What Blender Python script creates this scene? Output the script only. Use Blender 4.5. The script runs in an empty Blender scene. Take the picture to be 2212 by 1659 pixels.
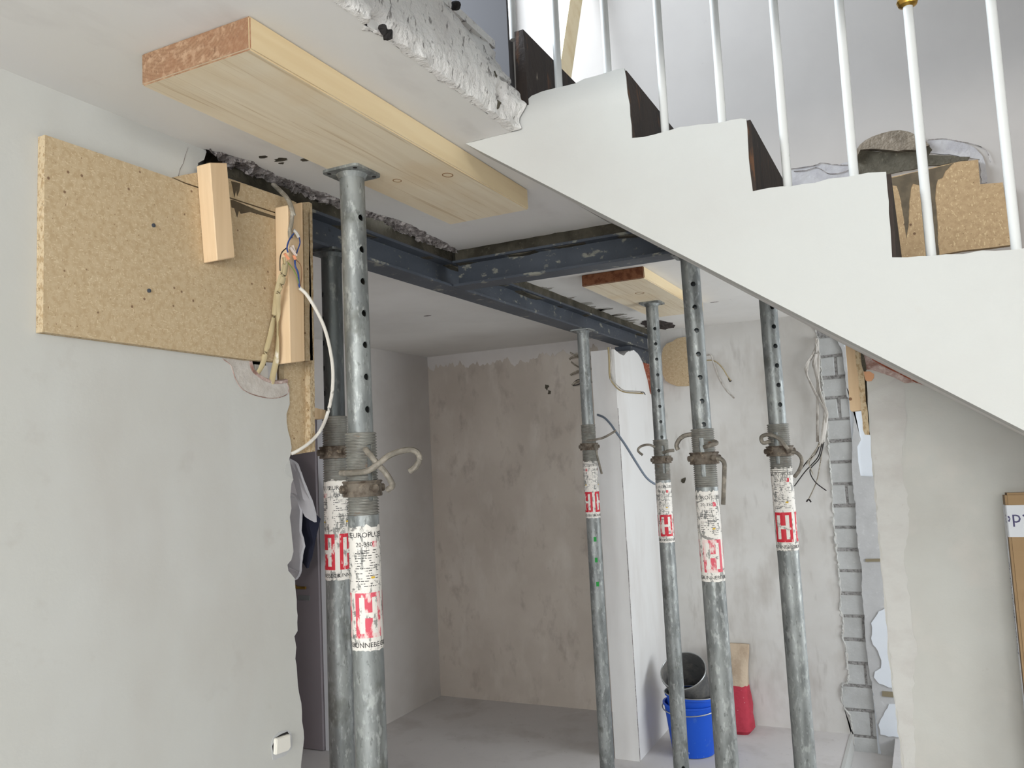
import bpy, bmesh, math, random
from mathutils import Vector, Matrix, noise
C = bpy.context.scene
COL = C.collection
random.seed(7)

# ------------------------------------------------------------ camera, world, light
cd = bpy.data.cameras.new('camera')
cd.sensor_fit = 'HORIZONTAL'; cd.sensor_width = 36.0
cd.lens = 36.0 * 1809.13 / 2212.0
cd.clip_start = 0.02
camo = bpy.data.objects.new('camera', cd); COL.objects.link(camo)
camo.matrix_world = Matrix(((0.895752, 0.082374, 0.436855, 0.000000), (0.441928, -0.058354, -0.895150, 0.000000), (-0.048245, 0.994892, -0.088675, 1.720000), (0, 0, 0, 1)))
C.camera = camo
C.view_settings.view_transform = 'Standard'
C.view_settings.look = 'None'
C.view_settings.gamma = 1.0
C.view_settings.use_curve_mapping = False
C.view_settings.exposure = 0.0

w = bpy.data.worlds.new('overcast_sky'); C.world = w; w.use_nodes = True
w.node_tree.nodes['Background'].inputs[0].default_value = (0.80, 0.88, 1.0, 1)
w.node_tree.nodes['Background'].inputs[1].default_value = 1.0


def window_light(name, loc, target, sx, sy, power, col):
    ld = bpy.data.lights.new(name, 'AREA'); ld.shape = 'RECTANGLE'
    ld.size = sx; ld.size_y = sy; ld.energy = power; ld.color = col
    o = bpy.data.objects.new(name, ld); COL.objects.link(o)
    o.location = loc
    d = Vector(target) - Vector(loc)
    o.rotation_euler = d.to_track_quat('-Z', 'Y').to_euler()
    return o


# daylight through the windows of the two rooms and of the upper floor:
# blue sky from above and a warmer bounce from the ground outside
SKY = (0.76, 0.87, 1.0); GND = (1.0, 0.97, 0.89)
window_light('sky_front_window', (0.2, -3.42, 1.75), (0.2, 0.4, 0.2), 2.5, 1.3, 84, SKY)
window_light('ground_front_window', (0.2, -3.45, 2.05), (0.0, 0.0, 2.75), 2.5, 0.6, 120, GND)
window_light('sky_side_window', (3.13, -1.7, 1.7), (0, -1.2, 0.6), 2.2, 1.4, 22, SKY)
window_light('ground_side_window', (3.15, -1.7, 2.05), (0.4, -0.6, 2.75), 2.2, 0.6, 45, GND)
window_light('sky_far_window', (2.13, 4.15, 1.55), (0, 4.15, 0.6), 1.7, 1.4, 38, SKY)
window_light('ground_far_window', (2.15, 4.15, 1.2), (0, 4.15, 2.2), 1.7, 1.0, 34, GND)
window_light('alcove_fill_light', (-2.5, -3.42, 1.6), (-2.5, 2.0, 1.1), 1.3, 1.6, 66, (0.95, 0.97, 1.0))  # added lamp behind the left wall to brighten the dim alcove
window_light('sky_upper_window', (-2.2, 1.7, 3.9), (-0.9, 2.7, 2.9), 1.3, 1.1, 150, (0.80, 0.90, 1.0))

# ------------------------------------------------------------ materials


def lin(c):
    return tuple(((v / 255.0) / 12.92 if v / 255.0 <= 0.04045 else ((v / 255.0 + 0.055) / 1.055) ** 2.4) for v in c) + (1,)


def mat(name, base, rough=0.85, metal=0.0, layers=(), bump=None, spec=0.3):
    """layers: (kind, scale, lo, hi, colour, factor[, detail, distortion]) on world position"""
    m = bpy.data.materials.new(name); m.use_nodes = True
    nt = m.node_tree; N = nt.nodes; L = nt.links
    b = N['Principled BSDF']
    b.inputs['Roughness'].default_value = rough
    b.inputs['Metallic'].default_value = metal
    b.inputs['Specular IOR Level'].default_value = spec
    geo = N.new('ShaderNodeNewGeometry')
    pos = geo.outputs['Position']

    def coords(scale):
        mp = N.new('ShaderNodeMapping'); L.new(pos, mp.inputs[0])
        mp.inputs['Scale'].default_value = scale if isinstance(scale, tuple) else (scale,) * 3
        mp.inputs['Location'].default_value = (random.random() * 9, random.random() * 9, random.random() * 9)
        return mp.outputs[0]

    def field(kind, scale, detail=4.0, dist=0.0):
        if kind == 'noise':
            t = N.new('ShaderNodeTexNoise'); L.new(coords(scale), t.inputs['Vector'])
            t.inputs['Scale'].default_value = 1.0; t.inputs['Detail'].default_value = detail
            t.inputs['Roughness'].default_value = 0.6; t.inputs['Distortion'].default_value = dist
            return t.outputs['Fac']
        if kind == 'voro':
            t = N.new('ShaderNodeTexVoronoi'); L.new(coords(scale), t.inputs['Vector'])
            t.inputs['Scale'].default_value = 1.0; t.inputs['Randomness'].default_value = 1.0
            return t.outputs['Distance']
        if kind == 'rings':                     # growth rings around a pith line along y
            cx_, cz_, fr = scale
            sp_ = N.new('ShaderNodeSeparateXYZ'); L.new(pos, sp_.inputs[0])
            cb_ = N.new('ShaderNodeCombineXYZ'); L.new(sp_.outputs[0], cb_.inputs[0]); L.new(sp_.outputs[2], cb_.inputs[2])
            vm = N.new('ShaderNodeVectorMath'); vm.operation = 'DISTANCE'; L.new(cb_.outputs[0], vm.inputs[0]); vm.inputs[1].default_value = (cx_, 0, cz_)
            mu = N.new('ShaderNodeMath'); mu.operation = 'MULTIPLY'; mu.inputs[1].default_value = fr; L.new(vm.outputs['Value'], mu.inputs[0])
            si = N.new('ShaderNodeMath'); si.operation = 'SINE'; L.new(mu.outputs[0], si.inputs[0])
            return si.outputs[0]
        if kind == 'wave':
            t = N.new('ShaderNodeTexWave'); L.new(coords(scale), t.inputs['Vector'])
            t.inputs['Scale'].default_value = 1.0; t.inputs['Distortion'].default_value = dist
            t.inputs['Detail'].default_value = detail; t.inputs['Detail Scale'].default_value = 0.6
            return t.outputs['Fac']

    col = None
    for ly in layers:
        kind, scale, lo, hi, colour, fac = ly[:6]
        if kind == 'dist':                      # stain around a point: scale is (centre, stretch)
            vm = N.new('ShaderNodeVectorMath'); vm.operation = 'SUBTRACT'
            L.new(pos, vm.inputs[0]); vm.inputs[1].default_value = scale[0]
            vs = N.new('ShaderNodeVectorMath'); vs.operation = 'MULTIPLY'
            L.new(vm.outputs[0], vs.inputs[0]); vs.inputs[1].default_value = scale[1]
            ln = N.new('ShaderNodeVectorMath'); ln.operation = 'LENGTH'; L.new(vs.outputs[0], ln.inputs[0])
            nz = field('noise', 40.0, 3.0)
            ad = N.new('ShaderNodeMath'); ad.operation = 'MULTIPLY_ADD'
            L.new(nz, ad.inputs[0]); ad.inputs[1].default_value = ly[6] if len(ly) > 6 else 0.0
            L.new(ln.outputs['Value'], ad.inputs[2]); f = ad.outputs[0]
        else:
            f = field(kind, scale, ly[6] if len(ly) > 6 else 4.0, ly[7] if len(ly) > 7 else 0.0)
        r = N.new('ShaderNodeMapRange'); r.clamp = True
        r.inputs['From Min'].default_value = lo; r.inputs['From Max'].default_value = hi
        r.inputs['To Min'].default_value = 0.0; r.inputs['To Max'].default_value = fac
        L.new(f, r.inputs['Value'])
        mx = N.new('ShaderNodeMix'); mx.data_type = 'RGBA'
        L.new(r.outputs[0], mx.inputs[0])
        if col is None:
            mx.inputs[6].default_value = lin(base)
        else:
            L.new(col, mx.inputs[6])
        mx.inputs[7].default_value = lin(colour)
        col = mx.outputs[2]
    if col is None:
        b.inputs['Base Color'].default_value = lin(base)
    else:
        L.new(col, b.inputs['Base Color'])
    if bump:
        bp = N.new('ShaderNodeBump'); bp.inputs['Strength'].default_value = bump[1]
        bp.inputs['Distance'].default_value = bump[2] if len(bump) > 2 else 0.004
        L.new(field('noise', bump[0], 5.0), bp.inputs['Height'])
        L.new(bp.outputs[0], b.inputs['Normal'])
    return m


PL_DIRT = (150, 138, 128)
M_WALL = mat('plaster_left', (191, 190, 184), 0.9, layers=[
    ('noise', 1.1, .35, .7, (200, 200, 197), .8), ('noise', (2.5, 2.5, 1.2), .5, .75, (180, 175, 168), .5),
    ('noise', 9.0, .62, .75, (172, 167, 160), .35)], bump=(26.0, .18))
M_CEIL = mat('plaster_ceiling', (219, 217, 212), 0.9, layers=[
    ('noise', 1.6, .4, .65, (218, 215, 213), .8), ('noise', (7.0, 3.0, 3.0), .55, .72, (198, 194, 190), .45)], bump=(18.0, .15))
M_CEIL_FAR = mat('plaster_far_ceiling', (226, 224, 220), 0.9, layers=[
    ('noise', 2.0, .4, .7, (214, 211, 206), .7), ('noise', (30.0, 5.0, 5.0), .72, .8, (120, 112, 105), .5)], bump=(20.0, .15))
M_STAIRWHITE = mat('plaster_stringer', (189, 189, 185), 0.9, layers=[
    ('noise', 2.4, .4, .7, (184, 182, 178), .8), ('noise', 14.0, .66, .78, (188, 184, 178), .4)], bump=(30.0, .16))
M_UPPER = mat('plaster_stairwell', (168, 162, 157), 0.9, layers=[
    ('noise', 2.0, .4, .7, (160, 154, 149), .8), ('noise', 22.0, .74, .8, (150, 142, 136), .35)], bump=(20.0, .1))
M_FARWALL = mat('plaster_far_wall', (208, 206, 202), 0.9, layers=[
    ('noise', 1.8, .38, .68, (190, 186, 180), .9), ('noise', (5.0, 5.0, 2.0), .5, .74, (168, 161, 153), .7),
    ('noise', (9.0, 9.0, 2.2), .62, .75, (150, 143, 136), .5)], bump=(24.0, .2))
M_ALCOVE = mat('plaster_alcove_grey', (194, 185, 174), 0.92, layers=[
    ('noise', 1.9, .36, .68, (176, 166, 155), .85), ('noise', (6.0, 6.0, 2.5), .52, .75, (206, 199, 190), .7), ('noise', (9.0, 9.0, 5.0), .56, .7, (158, 147, 137), .6),
    ('noise', 28.0, .68, .78, (126, 115, 106), .35)], bump=(30.0, .2))
M_ALCOVE_W = mat('plaster_alcove_white', (206, 202, 198), 0.9, layers=[
    ('noise', 2.4, .4, .7, (192, 186, 180), .7)], bump=(24.0, .12))
M_RIGHT = mat('plaster_right_wall', (189, 188, 182), 0.92, layers=[
    ('noise', 2.2, .4, .66, (178, 175, 168), .8), ('noise', 7.0, .5, .7, (196, 191, 184), .6),
    ('noise', (26.0, 26.0, 40.0), .7, .78, (160, 148, 140), .4)], bump=(40.0, .25))
M_PIER = mat('plaster_stub', (220, 219, 217), 0.9, layers=[
    ('noise', (3.0, 3.0, 1.0), .45, .7, (204, 200, 196), .8), ('noise', (30.0, 30.0, 6.0), .72, .8, (150, 140, 130), .5)], bump=(30.0, .15))
M_FLOOR = mat('screed_floor', (200, 197, 195), 0.8, layers=[
    ('noise', 1.4, .35, .65, (206, 202, 200), .9), ('noise', 4.0, .5, .7, (184, 179, 175), .7),
    ('noise', 40.0, .66, .76, (140, 130, 124), .5)], bump=(50.0, .2))
M_CONC = mat('whitewashed_concrete', (222, 219, 215), 0.95, layers=[
    ('noise', 9.0, .4, .65, (208, 203, 199), .8), ('noise', (60.0, 70.0, 30.0), .60, .67, (96, 90, 86), .75, 3.0),
    ('voro', (45.0, 40.0, 34.0), .16, .06, (70, 64, 60), .45)], bump=(45.0, .9, .012))
M_RUBBLE = mat('broken_concrete', (150, 143, 140), 0.95, layers=[
    ('noise', 12.0, .45, .6, (104, 96, 94), .8), ('noise', 45.0, .5, .62, (196, 189, 186), .7),
    ('noise', 70.0, .58, .66, (48, 43, 42), .8)], bump=(60.0, 1.0, .015))
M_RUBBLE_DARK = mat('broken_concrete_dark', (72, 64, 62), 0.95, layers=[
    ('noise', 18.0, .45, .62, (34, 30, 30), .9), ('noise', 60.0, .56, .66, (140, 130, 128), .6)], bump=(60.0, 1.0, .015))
M_MORTAR = mat('damp_mortar', (82, 77, 66), 0.9, layers=[
    ('noise', 10.0, .45, .62, (56, 52, 42), .9), ('noise', 60.0, .6, .7, (112, 106, 92), .5)], bump=(60.0, .7, .008))
M_SMEAR = mat('mortar_smear', (150, 146, 136), 0.95, layers=[('noise', (18.0, 60.0, 18.0), .44, .6, (96, 90, 78), .9), ('noise', (10.0, 70.0, 10.0), .5, .6, (196, 193, 187), .9)])
M_MORTAR_DRY = mat('mortar_patch', (128, 117, 103), 0.95, layers=[
    ('noise', 14.0, .45, .62, (100, 90, 78), .9), ('noise', 70.0, .58, .68, (160, 150, 136), .6)], bump=(70.0, 1.0, .01))
M_STEEL = mat('blue_primed_steel', (64, 69, 77), 0.5, 0.0, layers=[
    ('noise', 5.0, .4, .65, (74, 79, 87), .8), ('noise', (13.0, 13.0, 24.0), .60, .65, (150, 148, 134), .7, 6.0), ('noise', (40.0, 40.0, 60.0), .64, .69, (120, 120, 112), .6, 4.0),
    ('noise', 30.0, .66, .72, (44, 46, 52), .7)], bump=(30.0, .15))
M_GALV = mat('galvanised_tube', (146, 149, 147), 0.48, 0.5, layers=[
    ('noise', (20.0, 20.0, 6.0), .40, .62, (112, 115, 114), .95), ('noise', (70.0, 70.0, 26.0), .54, .64, (178, 181, 178), .6),
    ('noise', (90.0, 90.0, 40.0), .60, .68, (88, 90, 88), .6), ('noise', (12.0, 12.0, 9.0), .58, .70, (92, 93, 86), .7)], bump=(70.0, .12))
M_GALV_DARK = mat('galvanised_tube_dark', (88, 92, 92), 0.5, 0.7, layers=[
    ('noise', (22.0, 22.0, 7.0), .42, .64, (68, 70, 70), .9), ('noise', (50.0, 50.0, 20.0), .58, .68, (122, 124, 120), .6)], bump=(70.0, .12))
M_THREAD = mat('worn_thread', (146, 145, 138), 0.6, 0.35, layers=[
    ('noise', 30.0, .42, .62, (126, 123, 116), .9), ('noise', (25.0, 25.0, 40.0), .62, .72, (140, 100, 70), .7)], bump=(60.0, .3))
M_RUSTY = mat('rusty_cast', (118, 109, 98), 0.75, 0.35, layers=[
    ('noise', 30.0, .42, .6, (74, 62, 52), .9), ('noise', 55.0, .58, .66, (150, 136, 118), .6)], bump=(70.0, .6))
M_HOOK = mat('dusty_rod', (124, 118, 108), 0.7, 0.35, layers=[
    ('noise', 40.0, .45, .62, (160, 152, 140), .7), ('noise', 25.0, .55, .66, (84, 78, 70), .6)], bump=(70.0, .3))
M_STICK = mat('worn_sticker', (222, 217, 209), 0.6, layers=[
    ('noise', (70.0, 70.0, 30.0), .55, .6, (128, 128, 124), .85, 6.0), ('noise', (30.0, 30.0, 70.0), .60, .64, (70, 70, 70), .7, 5.0)], bump=(80.0, .2))
M_STICK_RED = mat('sticker_red', (196, 44, 58), 0.55, layers=[
    ('noise', (60.0, 60.0, 25.0), .56, .61, (220, 205, 198), .85, 6.0)])
M_STICK_RED_WORN = mat('sticker_red_worn', (206, 84, 98), 0.55, layers=[
    ('noise', (60.0, 60.0, 25.0), .48, .56, (224, 210, 204), .9, 6.0)])
M_INK = mat('sticker_black', (38, 36, 36), 0.6, layers=[('noise', (90.0, 90.0, 60.0), .58, .64, (200, 196, 190), .7)])
M_YEL = mat('yellow_ink', (206, 168, 52), 0.6)
M_GREEN = mat('green_paint', (40, 140, 62), 0.7)
M_WOOD = mat('spruce_board', (224, 211, 186), 0.65, layers=[
    ('noise', (14.0, .9, 14.0), .42, .66, (214, 198, 170), .85, 3.0, 1.2), ('noise', (44.0, 1.2, 44.0), .57, .68, (190, 166, 130), .7, 3.0, 1.8),
    ('noise', 3.0, .5, .7, (214, 190, 152), .6)], bump=((60.0, 5.0, 60.0), .1))
M_WOOD_SIDE = mat('spruce_edge', (226, 206, 168), 0.65, layers=[('noise', (16.0, 1.1, 16.0), .4, .66, (212, 186, 144), .8, 3.0)])
M_ENDGRAIN = mat('end_grain', (144, 112, 86), 0.85, layers=[
    ('rings', (-1.20, 2.62, 900.0), -.2, .9, (128, 96, 72), .6), ('noise', 90.0, .48, .62, (178, 148, 120), .7),
    ('noise', 14.0, .46, .62, (138, 100, 74), .7), ('noise', (200.0, 40.0, 60.0), .6, .68, (100, 70, 52), .6)], bump=(90.0, .8))
M_ENDGRAIN2 = mat('red_end_grain', (140, 92, 64), 0.8, layers=[('noise', 40.0, .45, .62, (104, 58, 36), .8)])
M_KNOT = mat('knot', (140, 104, 66), 0.7)
M_BATTEN = mat('batten_wood', (222, 194, 158), 0.7, layers=[
    ('noise', (26.0, 26.0, 1.6), .42, .66, (210, 180, 142), .9, 3.0), ('noise', (70.0, 70.0, 2.0), .58, .72, (198, 166, 128), .6, 3.0)])
M_CHIP = mat('chipboard', (190, 169, 137), 0.85, layers=[
    ('noise', 70.0, .42, .62, (178, 155, 121), .9, 4.0), ('noise', (220.0, 110.0, 300.0), .60, .66, (206, 188, 156), .8, 2.0),
    ('noise', (120.0, 260.0, 90.0), .64, .68, (212, 194, 162), .8, 2.0), ('noise', (190.0, 190.0, 120.0), .69, .72, (128, 100, 72), .8, 2.0),
    ('voro', 26.0, .10, .06, (104, 72, 52), .8)], bump=(90.0, .15))
M_CHIP_EDGE = mat('chipboard_edge', (200, 180, 148), 0.95, layers=[
    ('noise', (120.0, 120.0, 70.0), .48, .6, (168, 142, 106), .9, 3.0), ('noise', 140.0, .62, .69, (110, 82, 56), .8)], bump=(110.0, 1.0, .006))
M_CHIP_SHADED = mat('shaded_chipboard', (164, 138, 104), 0.85, layers=[  # chipboard darkened so its colour carries the shade of the stairwell
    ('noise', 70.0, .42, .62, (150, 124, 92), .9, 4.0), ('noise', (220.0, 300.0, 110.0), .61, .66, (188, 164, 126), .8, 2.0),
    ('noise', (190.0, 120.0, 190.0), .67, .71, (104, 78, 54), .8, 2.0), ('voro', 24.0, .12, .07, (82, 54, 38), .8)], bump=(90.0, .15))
M_STAIN = mat('damp_stain', (92, 80, 62), 0.7, layers=[('noise', 30.0, .45, .62, (76, 65, 50), .8)])
M_RISER = mat('dark_riser', (52, 42, 36), 0.7, layers=[
    ('noise', (26.0, 26.0, 5.0), .46, .62, (36, 30, 28), .9), ('noise', (50.0, 50.0, 9.0), .60, .68, (92, 62, 40), .8),
    ('noise', (80.0, 80.0, 16.0), .70, .74, (170, 158, 140), .7)], bump=(60.0, .5))
M_ROD = mat('white_painted_rod', (206, 206, 203), 0.45, layers=[('noise', 60.0, .72, .78, (130, 126, 120), .5)])
M_BRASS = mat('brass', (190, 150, 70), 0.3, 1.0)
M_BRICK = mat('sand_lime_brick', (186, 187, 186), 0.95, layers=[
    ('noise', 9.0, .4, .66, (172, 172, 170), .8), ('noise', 60.0, .62, .72, (206, 206, 204), .5)], bump=(60.0, .4))
M_JOINT = mat('brick_joint', (158, 156, 154), 0.95, layers=[('noise', 60.0, .45, .6, (112, 110, 108), .9)], bump=(80.0, .9, .008))
M_ADHES = mat('tile_adhesive', (190, 190, 190), 0.95, layers=[
    ('noise', 5.0, .4, .66, (176, 176, 176), .8), ('noise', 30.0, .6, .7, (208, 208, 208), .5)], bump=(40.0, .4))
M_TILE = mat('white_wall_tile', (222, 227, 233), 0.55, layers=[('noise', 3.0, .4, .7, (212, 218, 226), .6)])
M_GROUT = mat('brown_grout', (136, 126, 104), 0.9)
M_REDBRICK = mat('red_brick', (150, 84, 62), 0.95, layers=[
    ('noise', 30.0, .45, .62, (122, 64, 46), .9), ('noise', 50.0, .56, .66, (196, 172, 160), .7)], bump=(60.0, .8))
M_PINKPLASTER = mat('pink_broken_plaster', (184, 162, 154), 0.95, layers=[
    ('noise', (14.0, 14.0, 34.0), .45, .6, (140, 104, 92), .85), ('noise', 40.0, .55, .64, (208, 192, 184), .8)], bump=(60.0, .9, .01))
M_CHIPUP = mat('chipped_stairwell_plaster', (164, 161, 161), 0.95, layers=[('noise', 20.0, .45, .62, (150, 147, 149), .8)], bump=(40.0, .6, .006))
M_HALO = mat('inner_plaster', (196, 190, 183), 0.95, layers=[('noise', 30.0, .45, .62, (182, 174, 166), .8)], bump=(40.0, .6, .006))
M_BANDLIGHT = mat('plaster_light_band', (194, 192, 187), 0.95, layers=[('noise', (6.0, 6.0, 10.0), .42, .62, (184, 180, 175), .9), ('noise', 40.0, .68, .76, (174, 166, 160), .4)], bump=(50.0, .3))
M_ORANGE = mat('orange_render', (208, 156, 118), 0.9)
M_DOOR = mat('grey_violet_door', (142, 134, 138), 0.6, layers=[('noise', 3.0, .4, .7, (134, 126, 130), .6)])
M_FRAME = mat('white_door_frame', (216, 217, 220), 0.6)
M_DARKDOOR = mat('dark_upper_door', (40, 37, 38), 0.7)
M_LATH = mat('lath_wood', (232, 212, 176), 0.7, layers=[('noise', (30.0, 30.0, 2.0), .45, .62, (218, 192, 150), .8)])
M_CLOTH = mat('pale_grey_cloth', (228, 226, 228), 0.95, layers=[('noise', 8.0, .4, .65, (214, 212, 215), .7)], bump=(40.0, .2))
M_NAVY = mat('navy_fold_shade', (48, 50, 66), 0.95)
M_BLUE = mat('blue_plastic', (28, 84, 196), 0.45, layers=[
    ('noise', 14.0, .60, .72, (96, 130, 190), .5), ('noise', (50.0, 50.0, 20.0), .69, .73, (190, 200, 216), .8)])
M_BLUE_IN = mat('dusty_bucket_inside', (60, 70, 78), 0.8, layers=[('noise', 12.0, .45, .65, (96, 102, 106), .6)])
M_BLACKTUB = mat('dusty_black_rubber', (84, 84, 84), 0.9, layers=[('noise', 7.0, .42, .66, (128, 124, 118), .8), ('noise', 40.0, .6, .7, (52, 52, 54), .6)], bump=(40.0, .3))
M_WIRE = mat('bucket_wire', (176, 178, 178), 0.4, 0.8)
M_PAPER = mat('brown_paper', (190, 172, 150), 0.85, layers=[('noise', (18.0, 18.0, 8.0), .42, .62, (170, 150, 128), .8)], bump=(22.0, .7, .01))
M_REDPAPER = mat('red_paper', (178, 56, 72), 0.75, layers=[('noise', 12.0, .45, .65, (156, 46, 60), .8), ('noise', 60.0, .68, .72, (232, 200, 205), .7)], bump=(22.0, .6, .01))
M_CARD = mat('cardboard', (152, 126, 94), 0.85, layers=[('noise', (3.0, 3.0, 30.0), .4, .7, (144, 118, 86), .7)])
M_CARD_SIDE = mat('cardboard_side', (126, 104, 80), 0.85)
M_TAPE = mat('white_tape', (200, 202, 206), 0.6)
M_TAPE_PRINT = mat('tape_print', (66, 62, 96), 0.6)
M_TAPE_GREY = mat('tape_grey_print', (150, 148, 164), 0.6)
M_CABLE = mat('aged_flat_cable', (176, 160, 124), 0.6, layers=[('noise', (30.0, 30.0, 14.0), .58, .66, (222, 216, 204), .8)])
M_CABLE_W = mat('white_cable', (222, 217, 208), 0.5)
M_CABLE_G = mat('grey_cable', (140, 132, 118), 0.6, layers=[('noise', 30.0, .5, .62, (184, 176, 162), .8)])
M_CABLE_B = mat('blue_grey_cable', (112, 122, 134), 0.5)
M_CABLE_PL = mat('plastered_cable', (196, 191, 184), 0.8, layers=[('noise', (30.0, 30.0, 12.0), .5, .62, (136, 128, 118), .8)])
M_WB = mat('blue_wire', (48, 72, 132), 0.5); M_WK = mat('black_wire', (48, 44, 44), 0.5)
M_WG = mat('green_yellow_wire', (120, 140, 70), 0.5); M_WN = mat('brown_wire', (132, 92, 62), 0.5)
M_CONN = mat('terminal_clear', (206, 192, 182), 0.4); M_CONN_O = mat('terminal_orange', (220, 146, 110), 0.5)
M_SWITCH = mat('switch_cream', (228, 224, 214), 0.45)
M_DARK = mat('dark_hollow', (40, 37, 36), 0.95)

# ------------------------------------------------------------ helpers


def link(name, me, m=None, parent=None, **props):
    o = bpy.data.objects.new(name, me); COL.objects.link(o)
    if m is not None:
        for mm in (m if isinstance(m, (list, tuple)) else [m]):
            me.materials.append(mm)
    vs = [v.co for v in me.vertices]
    lo = Vector((min(v.x for v in vs), min(v.y for v in vs), min(v.z for v in vs)))
    hi = Vector((max(v.x for v in vs), max(v.y for v in vs), max(v.z for v in vs)))
    base = Vector(((lo.x + hi.x) / 2, (lo.y + hi.y) / 2, lo.z))
    me.transform(Matrix.Translation(-base))
    if parent is not None:
        o.parent = parent
        o.location = base - world_of(parent)
    else:
        o.location = base
    for k, v in props.items():
        o[k] = v
    return o


def world_of(o):
    p = Vector(o.location)
    while o.parent:
        o = o.parent; p += Vector(o.location)
    return p


def fin(name, bm, m, parent=None, smooth=False, **props):
    bmesh.ops.recalc_face_normals(bm, faces=bm.faces)
    me = bpy.data.meshes.new(name); bm.to_mesh(me); bm.free()
    if smooth:
        for p in me.polygons:
            p.use_smooth = True
        try:
            me.set_sharp_from_angle(angle=math.radians(40))
        except Exception:
            pass
    return link(name, me, m, parent, **props)


def thing(name, label, cat, loc, group=None):
    o = bpy.data.objects.new(name, None); COL.objects.link(o)
    o.empty_display_size = .05
    o.location = loc; o['label'] = label; o['category'] = cat
    if group:
        o['group'] = group
    return o


def tag(o, label, cat, group=None):
    o['label'] = label; o['category'] = cat
    if group:
        o['group'] = group
    return o


def box(bm, lo, hi):
    vs = [bm.verts.new((x, y, z)) for x in (lo[0], hi[0]) for y in (lo[1], hi[1]) for z in (lo[2], hi[2])]
    for f in ((0, 1, 3, 2), (4, 6, 7, 5), (0, 4, 5, 1), (2, 3, 7, 6), (0, 2, 6, 4), (1, 5, 7, 3)):
        bm.faces.new([vs[i] for i in f])
    return vs


def prism(bm, pts, vec):
    """solid from a planar outline swept along vec"""
    a = [bm.verts.new(p) for p in pts]
    b = [bm.verts.new(Vector(p) + Vector(vec)) for p in pts]
    n = len(pts)
    f1 = bm.faces.new(a); f2 = bm.faces.new(list(reversed(b)))
    f1.normal_update(); f2.normal_update()
    for i in range(n):
        bm.faces.new((a[i], b[i], b[(i + 1) % n], a[(i + 1) % n]))
    bmesh.ops.triangulate(bm, faces=[f1, f2], ngon_method='EAR_CLIP')


def jag(pts, amp, step, seed=0, axes=(0, 1, 2), skip=(), is_open=False):
    """cut the outline into short pieces and push them about, as broken plaster"""
    rnd = random.Random(seed)
    out = []
    n = len(pts)
    for i in range(n):
        a = Vector(pts[i]); b = Vector(pts[(i + 1) % n])
        out.append(a.copy())
        if i in skip or (is_open and i == n - 1):
            continue
        k = int((b - a).length / step)
        for j in range(1, k):
            p = a.lerp(b, j / k)
            for ax in axes:
                p[ax] += rnd.uniform(-amp, amp)
            out.append(p)
    return [tuple(p) for p in out]


def smooth_path(pts, n=6):
    P = [Vector(p) for p in pts]
    if len(P) < 3:
        return P
    out = []
    for i in range(len(P) - 1):
        p0 = P[max(i - 1, 0)]; p1 = P[i]; p2 = P[i + 1]; p3 = P[min(i + 2, len(P) - 1)]
        for j in range(n):
            t = j / n
            out.append(.5 * ((2 * p1) + (p2 - p0) * t + (2 * p0 - 5 * p1 + 4 * p2 - p3) * t * t + (3 * p1 - p0 - 3 * p2 + p3) * t ** 3))
    out.append(P[-1])
    return out


def tube(bm, path, r, seg=8, smooth=True, flat=1.0):
    P = smooth_path(path) if smooth else [Vector(p) for p in path]
    rings = []
    up = Vector((0.13, 0.21, 1)).normalized()
    for i, p in enumerate(P):
        d = (P[min(i + 1, len(P) - 1)] - P[max(i - 1, 0)])
        if d.length < 1e-9:
            d = Vector((0, 0, 1))
        d.normalize()
        s = d.cross(up)
        if s.length < .1:
            s = d.cross(Vector((1, 0, 0)))
        s.normalize(); u = s.cross(d)
        rr = r[min(int(i * len(r) / len(P)), len(r) - 1)] if isinstance(r, (list, tuple)) else r
        rings.append([bm.verts.new(p + s * math.cos(2 * math.pi * k / seg) * rr + u * math.sin(2 * math.pi * k / seg) * rr * flat) for k in range(seg)])
    for a, b in zip(rings, rings[1:]):
        for k in range(seg):
            bm.faces.new((a[k], a[(k + 1) % seg], b[(k + 1) % seg], b[k]))
    bm.faces.new(list(reversed(rings[0]))); bm.faces.new(rings[-1])


def lathe(bm, prof, seg=32, origin=(0, 0, 0), rot=None, closed=True):
    """prof: list of (r, z); a closed profile makes a ring-shaped solid"""
    O = Vector(origin)
    rows = []
    for r, z in prof:
        row = []
        for k in range(seg):
            a = 2 * math.pi * k / seg
            v = Vector((r * math.cos(a), r * math.sin(a), z))
            if rot is not None:
                v = rot @ v
            row.append(bm.verts.new(O + v))
        rows.append(row)
    n = len(rows)
    for i in range(n if closed else n - 1):
        a = rows[i]; b = rows[(i + 1) % n]
        for k in range(seg):
            bm.faces.new((a[k], a[(k + 1) % seg], b[(k + 1) % seg], b[k]))
    return rows


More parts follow.
